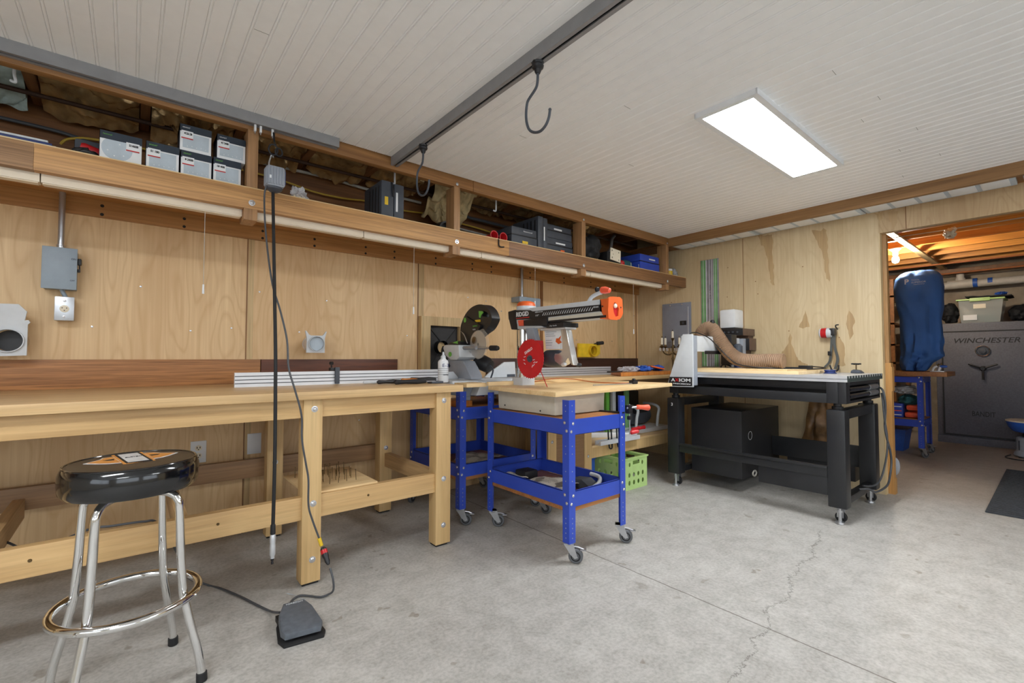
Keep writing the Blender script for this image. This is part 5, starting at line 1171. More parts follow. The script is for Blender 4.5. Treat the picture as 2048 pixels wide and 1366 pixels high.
for y in (.96, 2.12):
    m = MB(); m.box(3.60, 4.19, y, y + .05, .104, .150, .004); m.build('end_beam', 'blk_paint', cn)
    m = MB(); m.box(3.60, 4.19, y - .01, y + .05, .660, .722, .004); m.build('end_beam', 'blk_paint', cn)
for x in (3.502, 4.23):
    m = MB(); m.box(x, x + .055, 1.03, 2.12, .766, .828, .004); m.build('top_beam', 'blk_paint', cn)
m = MB(); m.box(3.50, 4.30, .97, 1.035, .766, .905, .004); m.box(3.50, 3.58, .925, .97, .766, .905, .004); m.box(3.58, 4.30, .925, .97, .880, .905, .004); m.box(3.58, 4.30, .925, .97, .766, .782, .004); m.box(4.28, 4.30, .925, .97, .782, .88, .002)
m.build('end_housing', 'blk_paint', cn)
m = MB(); m.box(3.50, 4.30, 2.09, 2.17, .766, .905, .004); m.build('end_housing', 'blk_paint', cn)
for z in (.853, .808):
    m = MB(); m.cyl((3.585, .945, z), (4.275, .945, z), .0205, seg=22); cy_ = m.build('drive_cylinder', 'blk_gloss', cn)
    m = MB(); m.cyl((4.05, .945, z), (4.265, .945, z), .0215, seg=22); m.build('foil_wrap', 'steel', cy_)
m = MB(); m.box(3.55, 4.25, 1.04, 2.09, .850, .905, .003); m.build('bed_support', 'blk', cn)
for a, b in ((3.498, .905), ):
    m = MB(); P = [(3.498, .905), (3.498, .917), (3.505, .920), (3.505, .925), (3.498, .928), (3.498, .945), (4.335, .945), (4.335, .905)]; m.prism(P, 'xz', .918, 2.15); bed = m.build('bed', 'alu', cn)
m = MB(); m.box(3.500, 4.333, .9155, .9185, .906, .944); bd = m.build('bed_end', plain('green black anodised end', (66, 76, 74), .5) and bpy.data.materials['green black anodised end'], bed)
for k in range(14):
    x = 3.52 + k * .059
    m = MB(); m.prism([(x, .9445), (x + .022, .9445), (x + .018, .930), (x + .006, .928)], 'xz', .9150, .9157); m.build('slot_end', 'alu_w', bed)
m = MB(); m.box(3.52, 4.30, 1.20, 2.12, .9452, .966, .002); m.build('spoil_board', 'pine_y', cn)
m = MB(); m.box(3.60, 4.2, 1.30, 2.0, .9662, .974, .001); tag(m.build('work_sheet', 'pine_y'), 'thin pale wood sheet lying on the router bed under the brown duct', 'sheet')
m = MB(); m.prism([(2.138, .841), (2.128, .872), (1.998, 1.247), (1.913, 1.247), (1.912, .829), (2.101, .823), (2.132, .830)], 'yz', 3.420, 3.432, .003); pt = m.build('gantry_cover', 'lgrey', cn)
m = MB(); m.prism([(2.125, .848), (1.990, 1.237), (1.918, 1.237), (1.918, .840), (2.10, .833)], 'yz', 3.432, 3.50, .003); m.build('gantry_leg', 'grey', cn)
m = MB(); m.prism([(2.117, .903), (1.921, .906), (1.921, .836), (2.100, .830), (2.130, .845)], 'yz', 3.4188, 3.4205); lg = m.build('logo_plate', 'blk', pt)
text('A', .036, (3.4182, 2.104, .868), (0, -1, 0), (0, 0, 1), 'white', lg, width=.036, bold=.0009); text('X', .036, (3.4182, 2.070, .868), (0, -1, 0), (0, 0, 1), 'redp', lg, width=.036, bold=.0013)
text('IOM', .036, (3.4182, 2.032, .868), (0, -1, 0), (0, 0, 1), 'white', lg, width=.098, bold=.0009); text('PRECISION', .012, (3.4182, 2.085, .846), (0, -1, 0), (0, 0, 1), 'white', lg, width=.150, bold=.0004)
m = MB(); m.prism([(2.10, .845), (1.985, 1.237), (1.93, 1.237), (1.93, .845)], 'yz', 4.335, 4.39, .003); m.build('gantry_leg', 'grey', cn)
m = MB(); m.box(3.50, 4.335, 1.962, 2.06, 1.110, 1.240, .006); m.build('gantry_beam', 'lgrey', cn)
m = MB(); m.box(3.70, 3.82, 1.93, 1.965, 1.09, 1.118, .004); m.box(3.98, 4.08, 1.87, 1.965, 1.00, 1.26, .006); m.box(3.80, 4.0, 1.945, 1.965, 1.09, 1.118, .004); m.build('carriage', 'blk', cn)
m = MB(); m.lathe([(.035, 0), (.038, .01), (.038, .12), (.02, .14)], (4.03, 1.84, 1.04), (0, 0, 1), 20); m.cyl((4.03, 1.84, .99), (4.03, 1.84, 1.04), .008, seg=12); m.build('spindle', 'dgrey', cn)
m = MB(); m.lathe([(.018, 0), (.022, .015), (.018, .035), (.008, .042)], (3.88, 1.985, 1.345), (0, 0, 1), 16); kb = m.build('spring_head', 'blk', cn)
for dx, dy in ((-.02, .02), (0, .0), (.02, -.02), (.012, .025)):
    m = MB(); m.tube([(3.88 + dx, 1.985 + dy, 1.26), (3.88 + dx * 1.3, 1.985 + dy * 1.2, 1.31), (3.88 + dx * .5, 1.985 + dy * .5, 1.352)], .004, 8, 4); m.build('spring_rod', 'steel', cn)
m = MB(); m.box(3.90, 3.915, 1.97, 1.98, 1.24, 1.28); m.build('clip', 'white', cn)
# brown duct
hp = [V(3.86, 2.085, 1.225), V(3.87, 2.07, 1.285), V(3.88, 2.025, 1.318), V(3.885, 1.985, 1.300), V(3.89, 1.935, 1.225), V(3.895, 1.885, 1.146), V(3.90, 1.825, 1.077), V(3.90, 1.75, 1.040), V(3.90, 1.645, 1.032), V(3.90, 1.53, 1.034), V(3.90, 1.43, 1.034)]
m = MB(); pts = spline(hp, 16); nn = len(pts)
m.tube(pts, lambda t: .0560 + .0032 * (1 if int(round(t * (nn - 1))) % 2 else -1), 26, cap=False); m.tube([V(3.90, 1.44, 1.034), V(3.90, 1.43, 1.034)], .050, 24); du = m.build('flexible_duct', 'hose', sharp=60); tag(du, 'brown ribbed flexible dust duct draped from the gantry onto the bed', 'duct')
m = MB(); m.tube([(3.44, 1.95, 1.245), (3.50, 1.96, 1.262), (3.62, 1.97, 1.262), (3.72, 1.93, 1.22), (3.78, 1.88, 1.14), (3.80, 1.82, 1.07), (3.80, 1.74, 1.01), (3.82, 1.6, .985), (3.9, 1.42, .978), (4.0, 1.28, .975), (4.1, 1.22, .98), (4.18, 1.25, .985), (4.2, 1.33, .99)], .0045, 10, 8); m.build('control_cord', 'blk', cn)
t = thing('plug_strip', 'black cable connector and cord lying on the router bed past the duct', 'connector', (4.2, 1.45, .97))
m = MB(); m.box(4.19, 4.22, 1.42, 1.56, .968, .985, .004); m.box(4.185, 4.225, 1.335, 1.43, .967, .998, .005); m.build('body', 'blk', t)
t = thing('hold_down_knob', 'black star knob on a dark clamp at the right end of the router bed', 'clamp', (4.2, 1.03, .945))
m = MB(); m.prism([(1.075, .946), (1.070, .965), (1.055, .974), (1.02, .968), (.998, .946)], 'yz', 4.17, 4.24, .006); m.build('clamp_body', 'dgrey', t)
m = MB(); m.cyl((4.205, 1.045, .97), (4.205, 1.045, 1.010), .004, seg=10); m.build('stud', 'brass', t)
m = MB()
for k in range(4): a = k * PI / 2 + .4; m.ell((4.205 + .022 * math.cos(a), 1.045 + .022 * math.sin(a), 1.015), (.011, .011, .006), 12, 6)
m.lathe([(.018, 1.008), (.018, 1.02)], (4.205, 1.045, 0), (0, 0, 1), 16); m.build('star_knob', 'blk', t)
m = MB(); m.lathe([(.040, .9455), (.042, .95), (.034, .953), (.032, .962), (.038, .966), (.036, .972), (.01, .974)], (3.95, 1.14, 0), (0, 0, 1), 26); tag(m.build('suction_pad', 'bluedk'), 'dark blue round pad on the router bed left of the star knob', 'pad')
t = thing('bed_clamp', 'small black clamp with a curved arm beside the gantry plate', 'clamp', (4.05, 1.96, .97))
m = MB(); m.tube([(4.05, 2.0, .97), (4.05, 1.99, .995), (4.05, 1.95, 1.0), (4.05, 1.91, .985)], .007, 8, 4); m.lathe([(.03, 1.005), (.03, 1.015)], (4.05, 1.96, 0), (0, 0, 1), 16); m.cyl((4.05, 1.96, .975), (4.05, 1.96, 1.006), .005); m.build('body', 'blk', t)
m = MB(); m.lathe([(.028, 0), (.026, .04), (.012, .055), (.010, .075)], (4.15, 1.90, .9745), (0, 0, 1), 18); tag(m.build('glue_bottle', 'blueplastic'), 'small blue bottle tucked behind the brown duct', 'bottle')
# black box under the bed
bb = thing('black_enclosure', 'large black board box with a round port standing inside the router stand', 'enclosure', (4.0, 1.93, .15))
m = MB(); m.box(3.69, 4.40, 1.665, 2.085, .112, .640, .004); m.build('body', 'blk_box', bb)
m = MB(); m.lathe([(.032, 0), (.035, .003), (.030, .003)], (3.83, 1.664, .44), (0, -1, 0), 28, cap=False); m.build('port_ring', 'alu_w', bb)
m = MB(); m.lathe([(.030, 0), (.030, .0012)], (3.83, 1.6645, .44), (0, -1, 0), 28); m.build('port_hole', 'ink', bb)
m = MB(); m.tube([V(3.80 + .030 * math.cos(a), 1.62, .155 + .02 * math.sin(a)) for a in [k * 2 * PI / 20 for k in range(20)]], .006, 8, closed=True); tag(m.build('cable_loop', 'cable_w'), 'pale coiled cable loop below the black box port', 'cable')
m = MB(); m.box(4.26, 4.42, 1.08, 1.55, .12, .33, .004); tag(m.build('black_drawer_box', 'blk_box'), 'low black box behind the right leg of the router stand', 'box')
# cables at the right end
m = MB(); m.tube([(4.286, .92, .84), (4.26, .90, .82), (4.258, .89, .76), (4.27, .89, .68), (4.24, .89, .57), (4.24, .88, .48), (4.27, .87, .39), (4.30, .87, .30), (4.25, .87, .21), (4.16, .87, .155), (4.02, .90, .13), (3.95, .93, .156), (3.9, .97, .156)], .007, 10, 8); tag(m.build('power_cable', 'cable'), 'grey power cable hanging in a wide loop beside the router stand', 'cable')
m = MB(); m.tube([(4.29, .915, .80), (4.25, .90, .74), (4.235, .89, .62), (4.25, .88, .49), (4.235, .88, .38), (4.18, .89, .26), (4.10, .90, .19), (4.02, .92, .168), (3.95, .96, .172)], .006, 10, 8); tag(m.build('power_cable', 'cable'), 'second grey cable hanging inside the wider loop by the router stand', 'cable')
m = MB(); m.ell((XB + .148, .93, .205), (.012, .035, .072), 20, 12); tag(m.build('oval_plate', 'grey'), 'grey oval door stop disc low on the opening jamb', 'disc')
m = MB()
def fk(u, v):
    y = 1.52 - .30 * u; z = .36 + .40 * v; n = noise.noise(V(y * 9, z * 9, 2)); return (XB - .03 - .05 * abs(n), y + .03 * n - .10 * v * (.5 - u) * 1.4, z)
A = [[m.bm.verts.new(V(fk(i / 14, j / 16))) for i in range(15)] for j in range(17)]
for j in range(16):
    for i in range(14): m._f([A[j][i], A[j][i + 1], A[j + 1][i + 1], A[j + 1][i]])
A2 = [[m.bm.verts.new(V(fk(i / 14, j / 16)) + V(.004, 0, 0)) for i in range(15)] for j in range(17)]
for j in range(16):
    for i in range(14): m._f([A2[j][i], A2[j + 1][i], A2[j + 1][i + 1], A2[j][i + 1]])
tag(m.build('kraft_sheet', 'brownkraft'), 'crumpled shiny brown sheet leaning on the wall behind the router stand', 'sheet')

# ================================================================ THINGS ON THE RIGHT WALL
t = thing('electrical_panel', 'grey electrical breaker panel door on the pale plywood wall', 'electrical panel', (XB, 2.72, 1.4))
m = MB(); m.box(XB - .012, XB - .001, 2.550, 2.888, 1.165, 1.647, .003); m.build('trim_plate', 'panelg', t)
m = MB(); m.box(XB - .018, XB - .011, 2.585, 2.850, 1.225, 1.605, .003); dr = m.build('door', 'panelg', t)
m = MB(); m.box(XB - .021, XB - .017, 2.598, 2.672, 1.405, 1.452, .002); m.build('latch_plate', 'blk', dr)
m = MB(); m.box(XB - .024, XB - .020, 2.622, 2.650, 1.415, 1.441, .002); m.build('latch', 'dgrey', dr)
m = MB(); m.box(XB - .020, XB - .011, 2.576, 2.584, 1.23, 1.60, .002); m.build('hinge_rib', 'alu', t)
for y in (2.65, 2.79):
    m = MB(); bolt(m, (XB - .012, y, 1.628), (-1, 0, 0), .006, .004); m.build('screw', 'zinc', t)
t = thing('guide_rail', 'grey and green track saw guide rail standing upright on the wall', 'guide rail', (XB, 2.34, .97))
m = MB(); m.box(XB - .010, XB - .002, 2.250, 2.437, .97, 2.06, .001); m.build('rail_body', 'railgrey', t)
for a, b in ((2.385, 2.430), (2.264, 2.298)):
    m = MB(); m.box(XB - .0125, XB - .0095, a, b, .972, 2.058); m.build('green_strip', 'railg', t)
for a, b in ((2.405, 2.408), (2.374, 2.382), (2.300, 2.303), (2.280, 2.283), (2.344, 2.347), (2.318, 2.321)):
    m = MB(); m.box(XB - .015, XB - .0095, a, b, .972, 2.058); m.build('rib', 'alu_w', t)
text('FS 1400', .018, (XB - .0112, 2.335, 1.66), (0, 0, 1), (0, 1, 0), 'ink', t, width=.14)
t = thing('wall_canister', 'white rounded dispenser box on the wall above the brown stereo units', 'box', (4.42, 2.08, 1.34))
m = MB(); m.box(4.36, XB - .002, 2.012, 2.162, 1.340, 1.518, .022); m.build('body', 'white', t)
m = MB(); m.box(4.34, XB - .002, 2.005, 2.14, 1.330, 1.341, .003); m.build('base', 'blk', t)
t = thing('stereo_unit', 'brown metal stereo amplifier mounted on the wall, upper of two', 'stereo', (4.4, 2.0, 1.27))
m = MB(); m.box(4.30, XB - .004, 1.912, 2.16, 1.264, 1.328, .003); m.build('case', 'brownmetal', t)
m = MB(); m.box(4.292, 4.301, 1.915, 2.158, 1.266, 1.326, .001); fp = m.build('front_panel', 'blk', t)
for k in range(5):
    m = MB(); m.lathe([(.008, 0), (.008, .01)], (4.2925, 2.12 - k * .04, 1.296), (-1, 0, 0), 12); m.build('knob', 'dgrey', fp)
t = thing('stereo_unit', 'brown metal stereo box mounted on the wall, lower of two', 'stereo', (4.4, 2.0, 1.13))
m = MB(); m.box(4.40, XB - .004, 1.900, 2.09, 1.128, 1.240, .003); m.build('case', 'brownmetal', t)
m = MB(); m.box(4.393, 4.401, 1.903, 2.088, 1.130, 1.238, .001); m.build('front_panel', 'blk', t)
m = MB(); m.box(4.44, XB - .001, 1.95, 1.97, 1.04, 1.128); m.box(4.44, XB - .001, 1.93, 2.06, 1.240, 1.264); m.build('wall_bracket', 'brownmetal', t)
# candelabra
t = thing('candelabra', 'dark brass candelabra with white candles in front of the breaker panel', 'candelabra', (4.35, 2.66, .93))
X0, Y0 = 4.36, 2.66
m = MB(); m.lathe([(.05, .901), (.055, .906), (.02, .915), (.010, .93), (.008, 1.02), (.014, 1.05), (.006, 1.08), (.012, 1.15), (.006, 1.18), (.006, 1.23), (.014, 1.25), (.018, 1.262), (.012, 1.266)], (X0, Y0, 0), (0, 0, 1), 18); m.build('stem', 'brass', t)
cand = [(0, 0, 1.266)]
for k, (a, r) in enumerate(((1.45, .14), (1.9, .075), (-1.9, .10), (2.6, .12), (.5, .10), (-.9, .11))):
    ex, ey = X0 + r * math.cos(a), Y0 + r * math.sin(a)
    m = MB(); m.tube([(X0, Y0, 1.12), (X0 + .4 * r * math.cos(a), Y0 + .4 * r * math.sin(a), 1.09), (X0 + .8 * r * math.cos(a), Y0 + .8 * r * math.sin(a), 1.11), (ex, ey, 1.165)], .0055, 8, 6)
    m.lathe([(.006, 1.16), (.024, 1.172), (.026, 1.176), (.012, 1.180), (.012, 1.195), (.009, 1.196)], (ex, ey, 0), (0, 0, 1), 16); m.build('arm', 'brass', t); cand.append((ex - X0, ey - Y0, 1.196))
    for q in range(6):
        b = q * PI / 3; m = MB(); m.ell((ex + .024 * math.cos(b), ey + .024 * math.sin(b), 1.145), (.004, .004, .018), 8, 6); m.build('crystal_drop', 'clearbag', t)
for dx, dy, z in cand:
    m = MB(); m.lathe([(.012, z), (.012, z + .065), (.005, z + .07)], (X0 + dx, Y0 + dy, 0), (0, 0, 1), 14); cc = m.build('candle', 'cream', t)
    m = MB(); m.ell((X0 + dx, Y0 + dy, z + .078), (.004, .004, .009), 8, 6); m.build('wick_bulb', 'brass', cc)
# hanging strap tool
t = thing('strap_tool', 'grey and red cylindrical strap tool with webbing hanging from a wall hook', 'strap tool', (XB - .05, 1.30, 1.25))
m = MB(); m.lathe([(.034, 0), (.040, .006), (.042, .06), (.038, .085), (.028, .09)], (XB - .05, 1.365, 1.268), (0, -1, 0), 24); m.build('drum', 'lgrey', t)
m = MB(); m.lathe([(.0405, .014), (.0428, .055)], (XB - .05, 1.365, 1.268), (0, -1, 0), 24, cap=False); m.build('red_band', 'redp', t)
m = MB(); m.box(XB - .08, XB - .02, 1.250, 1.292, 1.245, 1.305, .01); m.build('buckle', 'blk', t)
m = MB(); m.tube([(XB, 1.252, 1.30), (XB - .04, 1.252, 1.315), (XB - .045, 1.250, 1.33), (XB - .045, 1.230, 1.333)], .005, 8, 4); m.build('wall_hook', 'blued', t)
def ribbon(pts, w, th, name, mat, par):
    m = MB(); P = spline([V(p) for p in pts], 6)
    m.loft([[p + V(0, w / 2, 0) + V(th, 0, 0), p + V(0, -w / 2, 0) + V(th, 0, 0), p + V(0, -w / 2, 0), p + V(0, w / 2, 0)] for p in P]); return m.build(name, mat, par)
ribbon([(XB - .05, 1.278, 1.25), (XB - .045, 1.285, 1.16), (XB - .04, 1.292, 1.09), (XB - .03, 1.305, 1.03), (XB - .03, 1.335, .99), (XB - .03, 1.345, .975)], .018, .003, 'webbing', 'strap', t)
ribbon([(XB - .05, 1.262, 1.25), (XB - .05, 1.262, 1.16), (XB - .04, 1.245, 1.06), (XB - .04, 1.255, 1.00), (XB - .04, 1.265, .968)], .020, .003, 'webbing', 'strap', t)
m = MB(); m.tube([(XB - .04, 1.30, 1.0), (XB - .045, 1.285, .962), (XB - .045, 1.262, .950), (XB - .045, 1.24, .965), (XB - .04, 1.238, 1.0)], .006, 8, 5); m.build('strap_hook', 'blued', t)
m = MB(); m.box(XB - .05, XB - .02, 1.288, 1.312, 1.08, 1.115, .004); m.build('buckle', 'blk', t)

# ================================================================ THINGS ON THE OVERHEAD SHELF
SZ = 1.9125
def disc_box(label, x0, x1, y0, z0, z1, txt, mode):
    t = thing('sanding_disc_box', label, 'box', ((x0 + x1) / 2, y0 + .07, z0)); h = z1 - z0; zb = z1 - h * .27
    m = MB(); m.box(x0, x1, y0, y0 + .13, z0, z1, .001); m.build('carton', 'white', t)
    m = MB(); m.box(x0 - .0006, x1 + .0006, y0 - .0006, y0 + .131, zb, z1 + .0006); m.mi = 0; m.box(x0 - .0006, x0 + .001, y0 - .0006, y0 + .131, z0, z1); bd = m.build('navy_band', 'navy', t)
    if mode == 'big':
        m = MB(); r = .052; P = [(x0 + .058 + r * math.cos(a), max(zb - .0005 - 0, 0) if z0 + .058 + r * math.sin(a) > zb else z0 + .058 + r * math.sin(a)) for a in [k * 2 * PI / 40 for k in range(40)]]
        m.prism(P, 'xz', y0 - .001, y0); dp = m.build('disc_print', 'paleprint', t)
        for k in range(5):
            a = k * 1.05 - 2.9; m = MB(); m.prism(circ(x0 + .058 + .032 * math.cos(a), z0 + .052 + .028 * math.sin(a), .0028, 10), 'xz', y0 - .0016, y0 - .0008); m.build('disc_dot', 'white', dp)
        lx = x0 + .088
    else:
        m = MB(); m.box(x0 + .012, x1 - .010, y0 - .001, y0, z0 + .014, zb - .006); dp = m.build('disc_print', 'paleprint', t)
        for k in range(5): m = MB(); m.prism(circ(x0 + .03 + k * .018, z0 + .022 + (.003 if k % 2 else 0), .0018, 8), 'xz', y0 - .0016, y0 - .0008); m.build('disc_dot', 'white', dp)
        lx = x0 + .006
    m = MB(); m.box(lx, lx + .046, y0 - .0018, y0 - .0008, zb - .030, zb + .004); lb = m.build('sticker', 'white', t)
    m = MB(); m.box(lx, lx + .046, y0 - .0022, y0 - .0016, zb - .034, zb - .029); m.build('sticker_stripe', 'redp', lb)
    text(txt, .013, (lx + .010, y0 - .0026, zb - .013), (1, 0, 0), (0, 0, 1), 'ink', lb, width=.032, bold=.0004)
    text('GRANAT' if mode != 'big' else 'festool', .008, (x0 + .010, y0 - .0014, z1 - .016), (1, 0, 0), (0, 0, 1), 'greenlime' if mode != 'w' else 'white', bd, width=.030)
    return t
disc_box('wide sanding disc box with a round perforated disc print on the shelf', -.123, .019, 2.645, SZ, 2.040, 'S1460B', 'big')
disc_box('small sanding disc box directly right of the wide disc box', .034, .155, 2.645, SZ, 2.038, 'S1 180', 's')
disc_box('sanding disc box at the bottom of the middle stack on the shelf', .162, .284, 2.645, SZ, 2.034, '8 240B', 's')
disc_box('sanding disc box on top of the middle stack, highest in the row', .156, .281, 2.645, 2.035, 2.158, 'G3', 'w')
disc_box('sanding disc box at the bottom of the right stack beside the post', .291, .409, 2.645, SZ, 2.036, '18 40B', 's')
disc_box('sanding disc box on top of the right stack beside the shelf post', .305, .427, 2.648, 2.037, 2.156, '4C 240B', 'w')
t = thing('magazine_stack', 'flat stack of glossy folders at the far left end of the shelf', 'magazines', (-.45, 2.75, SZ))
for k, mt in enumerate(('paleprint', 'white', 'bluedk', 'lgrey')):
    m = MB(); m.box(-.62, -.245 - .012 * k, 2.66, 2.92, SZ + k * .009, SZ + .0082 + k * .009, .001); m.build('folder', mt, t)
t = thing('cord_tool', 'black and red corded tool left of the wide disc box', 'power tool', (-.17, 2.72, SZ))
m = MB(); m.tube([(-.20, 2.70, SZ + .012), (-.17, 2.68, SZ + .03), (-.14, 2.69, SZ + .02), (-.17, 2.72, SZ + .014), (-.205, 2.71, SZ + .035), (-.16, 2.70, SZ + .045)], .010, 10, 6); m.ell((-.145, 2.70, SZ + .022), (.022, .03, .02)); m.build('black_grip', 'blk', t)
m = MB(); m.lathe([(.022, 0), (.026, .01), (.022, .10), (.012, .12)], (-.19, 2.74, SZ + .062), (1, .1, -.2), 18); m.build('red_body', 'redp', t)
m = MB(); m.box(-.21, -.125, 2.75, 2.83, SZ, SZ + .105, .012); m.build('grey_case', 'dgrey', t)
lump('crumpled_packet', 'clearbag', 'small crumpled clear packet standing on the shelf edge', 'packet', (.70, 2.70, SZ + .040), (.038, .03, .040), 4, .8)
m = MB(); m.box(.665, .725, 2.675, 2.70, SZ + .001, SZ + .032, .004); tag(m.build('small_box', 'cream'), 'tiny cream box inside the crumpled packet area', 'box')
# hard cases
def case(name, label, x0, x1, y0, y1, z0, z1, mat='dgrey', stand=False, lab=None, yl=None):
    t = thing(name, label, 'tool case', ((x0 + x1) / 2, (y0 + y1) / 2, z0)); zm = z0 + (z1 - z0) * .55
    if stand:
        ym = x0 + (x1 - x0) * .55
        m = MB(); m.box(x0, ym - .002, y0, y1, z0, z1, .012); m.build('lid_half', mat, t); m = MB(); m.box(ym, x1, y0 + .004, y1, z0, z1 - .004, .012)
        m.build('base_half', mat, t)
        for k in range(4):
            m = MB(); m.box(x0 - .002, x0 + .002, y0 + .03 + k * .045, y0 + .045 + k * .045, z0 + .03, z1 - .03, .002); m.build('side_rib', 'blk', t)
    else:
        m = MB(); m.box(x0, x1, y0, y1, z0, zm - .001, .008); m.build('base_half', mat, t); m = MB(); m.box(x0 + .003, x1 - .003, y0 + .002, y1, zm + .001, z1, .010); m.build('lid_half', mat, t)
        m = MB(); m.box(x0 - .001, x1 + .001, y0 - .003, y0 + .01, zm - .004, zm + .004, .001); m.build('seam_rim', 'blk', t)
    return t
k = case('tool_case', 'large black tool case standing on edge with a yellow label on the shelf', 1.158, 1.312, 2.66, 2.93, SZ, 2.146, 'dgrey', True)
m = MB(); m.box(1.180, 1.202, 2.658, 2.661, 1.995, 2.045); m.build('yellow_sticker', 'yellow', k)
m = MB(); m.box(1.255, 1.267, 2.6605, 2.664, 1.965, 2.085); m.build('white_sticker', 'white', k)
m = MB(); m.tube([(1.225, 2.66, 2.14), (1.228, 2.65, 2.10), (1.232, 2.65, 2.05)], .006, 8, 4); m.build('latch', 'blk', k)
k = case('tool_case', 'black and blue grey case lying flat, in front of the upright case', 2.185, 2.445, 2.66, 2.95, SZ, 2.052, 'dgrey')
m = MB(); m.box(2.29, 2.345, 2.656, 2.659, 1.930, 1.950); m.build('yellow_sticker', 'yellow', k)
text('festool', .014, (2.30, 2.657, 2.020), (1, 0, 0), (0, 0, 1), 'white', k, width=.09)
k = case('tool_case', 'narrow black case standing upright between the flat cases', 2.455, 2.565, 2.66, 2.98, SZ, 2.180, 'dgrey', True)
m = MB(); m.box(2.52, 2.531, 2.662, 2.665, 1.99, 2.10); m.build('white_sticker', 'white', k)
k = case('tool_case', 'dark case at the bottom of the stack beside the third shelf post', 2.577, 2.895, 2.70, 2.98, SZ, 2.042, 'dgrey')
m = MB(); m.box(2.745, 2.79, 2.697, 2.70, 1.925, 1.955); m.build('orange_sticker', 'orange', k); m = MB(); m.box(2.69, 2.80, 2.698, 2.701, 1.998, 2.010); m.build('white_sticker', 'white', k)
k = case('tool_case', 'dark case on top of the stack beside the third shelf post', 2.587, 2.893, 2.71, 2.98, 2.043, 2.156, 'dgrey')
m = MB(); m.box(2.68, 2.77, 2.708, 2.711, 2.115, 2.128); m.build('white_sticker', 'white', k)
k = case('tool_case', 'bright blue hard case near the right end of the shelf', 3.80, 4.13, 2.66, 2.93, SZ, 2.075, 'blue')
m = MB(); m.box(3.95, 4.05, 2.657, 2.660, 2.028, 2.040); m.build('white_sticker', 'white', k)
case('tool_case', 'black case behind and above the blue case', 3.85, 4.14, 2.95, 3.12, SZ, 2.16, 'blk')
for x, l in ((2.03, 'red tube end on the shelf beside the flat case, left'), (2.115, 'red tube end on the shelf beside the flat case, right')):
    m = MB(); m.lathe([(.018, .16), (.019, .0), (.034, -.05), (.036, -.052), (.030, -.052), (.015, .0)], (x, 2.72, SZ + .037), (0, 1, 0), 24, cap=False); m.lathe([(.018, 0), (.018, .002)], (x, 2.74, SZ + .037), (0, 1, 0), 16); tag(m.build('red_funnel', 'redp'), l, 'funnel')
m = MB(); m.tube([(2.02, 2.604, SZ - .01), (2.02, 2.602, SZ - .05), (2.03, 2.594, SZ - .062), (2.06, 2.594, SZ - .058)], .005, 8, 4); m.cyl((2.02, 2.606, SZ - .008), (2.02, 2.63, SZ - .003), .004); tag(m.build('screw_hook', 'blued'), 'small dark hook over the shelf fascia below the red tubes', 'hook')
lump('black_backpack', 'darkcloth', 'black slumped fabric bag right of the third shelf post', 'bag', (3.105, 2.74, SZ + .105), (.135, .115, .112), 3, .3)
t = thing('hinge_plate', 'cream plate with black holes on a black block on the shelf', 'plate', (3.43, 2.68, SZ))
m = MB(); m.box(3.34, 3.54, 2.69, 2.80, SZ, SZ + .12, .004); m.build('block', 'blk', t)
m = MB(); m.hole_plate([(3.370, 1.960), (3.515, 1.945), (3.520, 2.055), (3.375, 2.068)], [circ(3.395, 2.045, .008, 12), circ(3.395, 1.98, .008, 12), circ(3.49, 2.035, .007, 12), circ(3.49, 1.965, .007, 12), circ(3.41, 2.012, .005, 10)], 'xz', 2.676, 2.684); m.build('plate', 'cream', t)
t = thing('air_tool', 'teal and red power tool left of the blue case', 'power tool', (3.68, 2.74, SZ))
m = MB(); m.lathe([(.03, 0), (.042, .02), (.045, .10), (.03, .14)], (3.62, 2.74, SZ + .046), (1, .1, 0), 20); m.build('body', 'teal', t)
m = MB(); m.lathe([(.015, 0), (.03, .02), (.03, .05)], (3.575, 2.735, SZ + .05), (1, .1, -.05), 18); m.build('nose', 'redp', t)
m = MB(); m.tube([(3.50, 2.95, 2.02), (3.60, 2.95, 2.08), (3.68, 2.95, 2.12), (3.72, 2.95, 2.17), (3.74, 2.95, 2.26), (3.78, 2.95, 2.30)], .016, 12, 6); tag(m.build('metal_elbow', 'steel'), 'bent grey metal pipe in the dark above the cream plate', 'pipe')
for x, l in ((3.60, 'thin screw standing on the shelf edge, left of two'), (3.72, 'thin screw standing on the shelf edge, right of two')):
    m = MB(); m.cyl((x, 2.62, SZ), (x, 2.62, SZ + .032), .0025, seg=8); m.lathe([(.005, 0), (.005, .002)], (x, 2.62, SZ + .032), (0, 0, 1), 10); tag(m.build('screw', 'steel'), l, 'screw')
t = thing('glue_jar', 'yellow labelled jar with a white lid at the right end of the shelf', 'jar', (4.32, 2.70, SZ))
m = MB(); m.lathe([(.032, 0), (.034, .004), (.034, .055), (.028, .062)], (4.372, 2.70, SZ), (0, 0, 1), 22); m.build('jar_body', 'yellow', t)
m = MB(); m.lathe([(.030, .06), (.032, .062), (.032, .080), (.02, .083)], (4.372, 2.70, SZ), (0, 0, 1), 22); m.build('lid', 'white', t)
lump('grey_bag', 'cloth', 'crumpled grey bag filling the right end of the shelf', 'bag', (4.475, 2.73, SZ + .045), (.055, .055, .046), 7, .5)
m = MB(); m.lathe([(.045, .12), (.05, .0), (.052, -.006), (.040, -.006), (.036, .06)], (1.79, 2.95, 2.02), (.2, 1, .25), 22, cap=False); m.lathe([(.037, .06), (.037, .062)], (1.79, 2.95, 2.02), (.2, 1, .25), 18); tag(m.build('rubber_boot', 'blk'), 'black round rubber duct end among the insulation left of the second post', 'duct')

